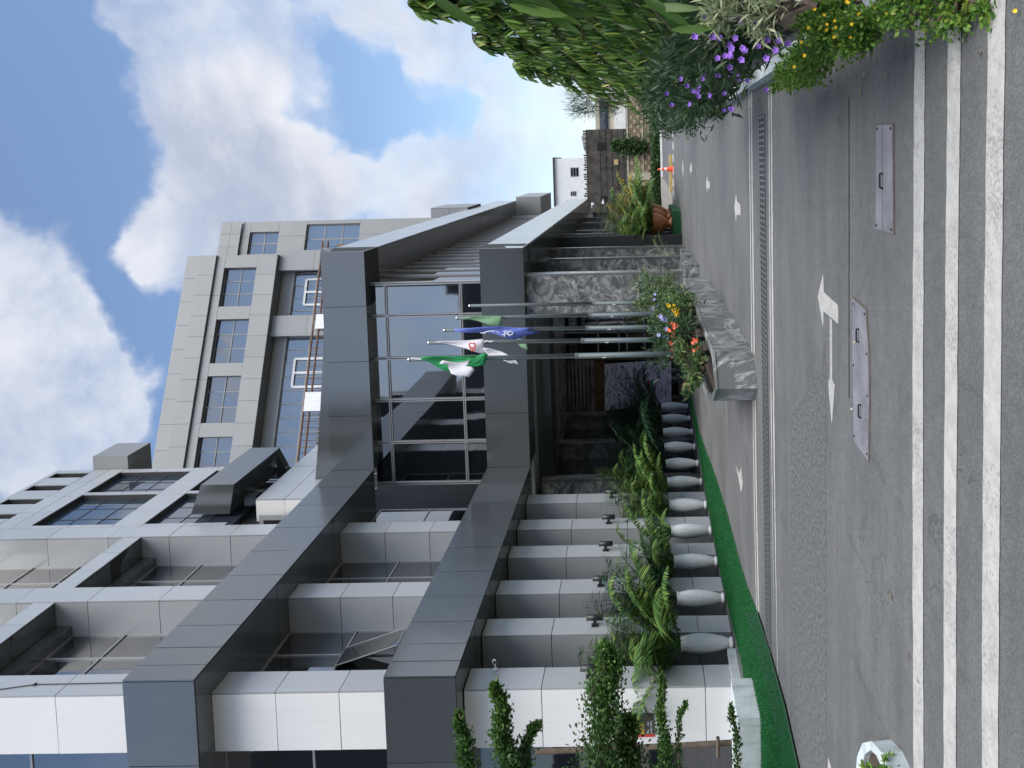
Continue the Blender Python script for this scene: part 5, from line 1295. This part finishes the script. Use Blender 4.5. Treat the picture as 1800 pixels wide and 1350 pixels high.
# hedge at its foot and creeper on it
t = thing('low_hedge', 'low dark green hedge along the foot of the chequered wall', 'hedge', ((a.x+b.x)/2, YW-.8, 0)); T, tn_ = [], []; rr_ = np.random.RandomState(9)
for k in range(5200):
    T.append(frame3(rr_.normal(0,1,3)+[0,-.3,.5], rr_.normal(0,1,3), 0, .26*rr_.uniform(.6,1.2), (rr_.uniform(x0_, x1_), YW-.8+rr_.uniform(-.4,.4), rr_.uniform(.1, .75)))); tn_.append(rr_.rand()*.5)
multi(*LR, T, tn_, 'foliage', 'bush', t)
p = bw(1100, 255); t = thing('wall_climber', 'dark green climber hanging over the chequered wall', 'plant', (p.x, YW-.3, 0)); T, tn_ = [], []
for k in range(1600):
    s = rr_.rand(); q = bw(1075+60*s, 257+rr_.normal(0, 4+3*math.sin(s*3)), YW-.35+rr_.uniform(-.15,.1)); T.append(frame3(rr_.normal(0,1,3), rr_.normal(0,1,3), 0, .24*rr_.uniform(.6,1.2), tuple(q))); tn_.append(rr_.rand()*.7)
multi(*LR, T, tn_, 'foliage', 'bush', t); MB().tube([tuple(bw(1140,257,YW-.3)), tuple(bw(1080,256,YW-.3))], .03, 5).build('stem', 'bark', t)
# sidewalk kerb along the right wing and far kerb
MB().slab([Vector((XR-1.5,36,.12)), Vector((XR+.55,36.5,.12)), Vector((XR+1.0,46,.12)), Vector((XR+1.1,YW-1.2,.12)), Vector((XR-1.5,YW-1.2,.12))], .12).build('pavement', mat('worn_concrete_paving', (.20,.195,.18), .85, var=.2, vscale=3), None); tag(bpy.data.objects['pavement'], kind='structure')
t = thing('far_kerb', 'white kerb line at the foot of the low hedge across the road end', 'kerb', (0, YW-1.3, 0), 'pale painted kerbs'); MB().box(x0_+2, x1_, YW-1.35, YW-1.2, 0, .14).build('kerb_stone', 'wpaint', t)
# black building
Y2 = 75.; a, b = ony(1098, 372, Y2), ony(1030, 228, Y2)
t = thing('old_building', 'blackened windowless block building with broken roof edge behind the chequered wall', 'building', ((a.x+b.x)/2, Y2, 0))
MB().box(a.x-8, b.x, Y2, Y2+10, 0, b.z).build('wall', 'blackstone', t)
mb = MB()
for k in range(70):
    x = a.x-8+(b.x-a.x+8)*k/70; mb.box(x, x+.16, Y2-.05, Y2+.2, b.z, b.z+RNG.uniform(.05,.35))
mb.build('broken_coping', 'blackstone', t)
mb = MB()
for k in range(9): mb.box(a.x-8, b.x, Y2-.04, Y2, 1+k*.55, 1.05+k*.55)
mb.build('block_course', 'blackstone', t)
for u0, u1, v0, v1 in ((1050,1065,250,265),(1056,1066,344,357),(1076,1083,345,358)):
    p, q = ony(u0, v1, Y2), ony(u1, v0, Y2); MB().box(p.x, q.x, Y2-.06, Y2-.02, q.z, p.z).build('opening', 'void', t)
p, q = ony(1057,358,Y2-.3), ony(1062,350,Y2-.3); MB().slab([p, ony(1062,358,Y2-.3), ony(1060,349,Y2-.3)], .05).build('white_sheet', 'wpaint', t)
p = ony(1083, 285, Y2-.1); MB().box(p.x-.25,p.x+.25,Y2-.12,Y2-.05,p.z-.2,p.z+.2).build('plaque', 'yellowold', t)
# white house
Y3 = 95.; a, b = ony(1035, 400, Y3), ony(974, 279, Y3)
t = thing('white_house', 'white plastered house with small dark windows rising behind the blackened building', 'house', ((a.x+b.x)/2, Y3, 0))
MB().box(a.x-6, b.x, Y3, Y3+9, 0, b.z).build('wall', 'wpaint', t)
MB().box(a.x-6.2, b.x+.15, Y3-.25, Y3+9, b.z, b.z+.16).build('roof_edge', 'core', t)
for u0, u1, v0, v1 in ((1003,1017,294,311),(1003,1013,336,345)):
    p, q = ony(u0, v1, Y3), ony(u1, v0, Y3); w = MB().box(p.x, q.x, Y3-.02, Y3+.1, q.z, p.z).build('window', 'frame', t)
    for i in range(3):
        zz_ = q.z+(p.z-q.z)*i/3; MB().box(p.x+.08, q.x-.08, Y3-.05, Y3-.025, zz_+.06, zz_+(p.z-q.z)/3-.03).build('pane', 'glass', w)
Y4 = 88.
t = thing('tiled_roof_house', 'grey pitched roof and yellow gable of a house between the old building and the trees', 'house', (ony(1040,240,Y4).x, Y4, 0))
P = [ony(1030,270,Y4), ony(1015,245,Y4), ony(1031,278,Y4)]
MB().slab([ony(1034,278,Y4), ony(1034,228,Y4), ony(1022,240,Y4), ony(1026,262,Y4)], 3).build('roof', 'tower', t)
q = ony(1047, 216, Y4-6)
MB().box(q.x-1.4, q.x+3, Y4-6, Y4, 0, ony(1047,216,Y4-6).z).build('wall', 'beige', t)
MB().box(q.x-1.3, q.x+2.5, Y4-6.1, Y4-6.02, ony(1069,216,Y4-6).z, ony(1054,216,Y4-6).z).build('window', 'glass_up', t)
MB().box(q.x-1.5, q.x+3.2, Y4-6.3, Y4-5.9, ony(1100,216,Y4-6).z, ony(1080,216,Y4-6).z).build('white_tarp', 'wpaint', t)
# cone
c = onz(1183, 297); t = thing('traffic_cone', 'orange traffic cone with white bands standing on the far road', 'traffic cone', c)
hc = zy(1156, 297, c.y)
MB().box(c.x-.17, c.x+.17, c.y-.17, c.y+.17, 0.002, .04).build('base', 'orange', t)
MB().lathe([(.13,.04),(.09,hc*.42)], c, 18).build('cone', 'orange', t, True); MB().lathe([(.09,hc*.42),(.075,hc*.56)], c, 18).build('white_band', 'wpaint', t, True)
MB().lathe([(.075,hc*.56),(.055,hc*.74)], c, 18).build('cone', 'orange', t, True); MB().lathe([(.055,hc*.74),(.043,hc*.84)], c, 18).build('white_band', 'wpaint', t, True); MB().lathe([(.043,hc*.84),(.022,hc),(0,hc)], c, 18).build('cone', 'orange', t, True)

# ------------------------------------------------------------------ what stands behind the camera and shows in the glass
t = thing('opposite_building', 'grey office block across the road, seen mirrored in the entrance glass', 'building', (-10, -14, 0))
MB().box(-60, 24, -46, -34, 0, 20.2).build('wall', 'core', t)
mb = MB()
MB().slab([(-24,-33.9,20.2),(-60,-33.9,20.2),(-60,-33.9,36),(-34,-33.9,34),(-28.6,-33.9,26.5)], 10).build('stair_tower', 'core', t)
MB().box(-12, 24, -33.9, -40, 20.2, 21.6).build('roof_parapet', 'core', t)
for z in (2,6,10,14): MB().box(-58, 22, -33.98, -33.9, z, z+1.9).build('window_band', 'glass', t)

rr_ = np.random.RandomState(77); T, tn_ = [], []
for k in range(110):
    y = rr_.uniform(3.6, 13); x = kx(y)-abs(rr_.normal(0, .28))-.02 if rr_.rand() < .8 else rr_.uniform(-4, .8)
    T.append(frame3((rr_.normal(), rr_.normal(), rr_.uniform(-.05,.15)), (0,0,1), 0, rr_.uniform(.02,.06), (x, y, .012))); tn_.append(rr_.rand())
M['litter'] = leafmat('dry_leaf', (.10,.07,.03), (.28,.22,.09), (.40,.38,.30), .7, .1)
o_ = multi(*leaf(.2, 3, 0, .3, -.2), T, tn_, 'leaf_litter', 'litter', None, kind='stuff'); o_['label'] = 'dry fallen leaves and petals scattered on the road beside the flower bed'; o_['category'] = 'leaf litter'
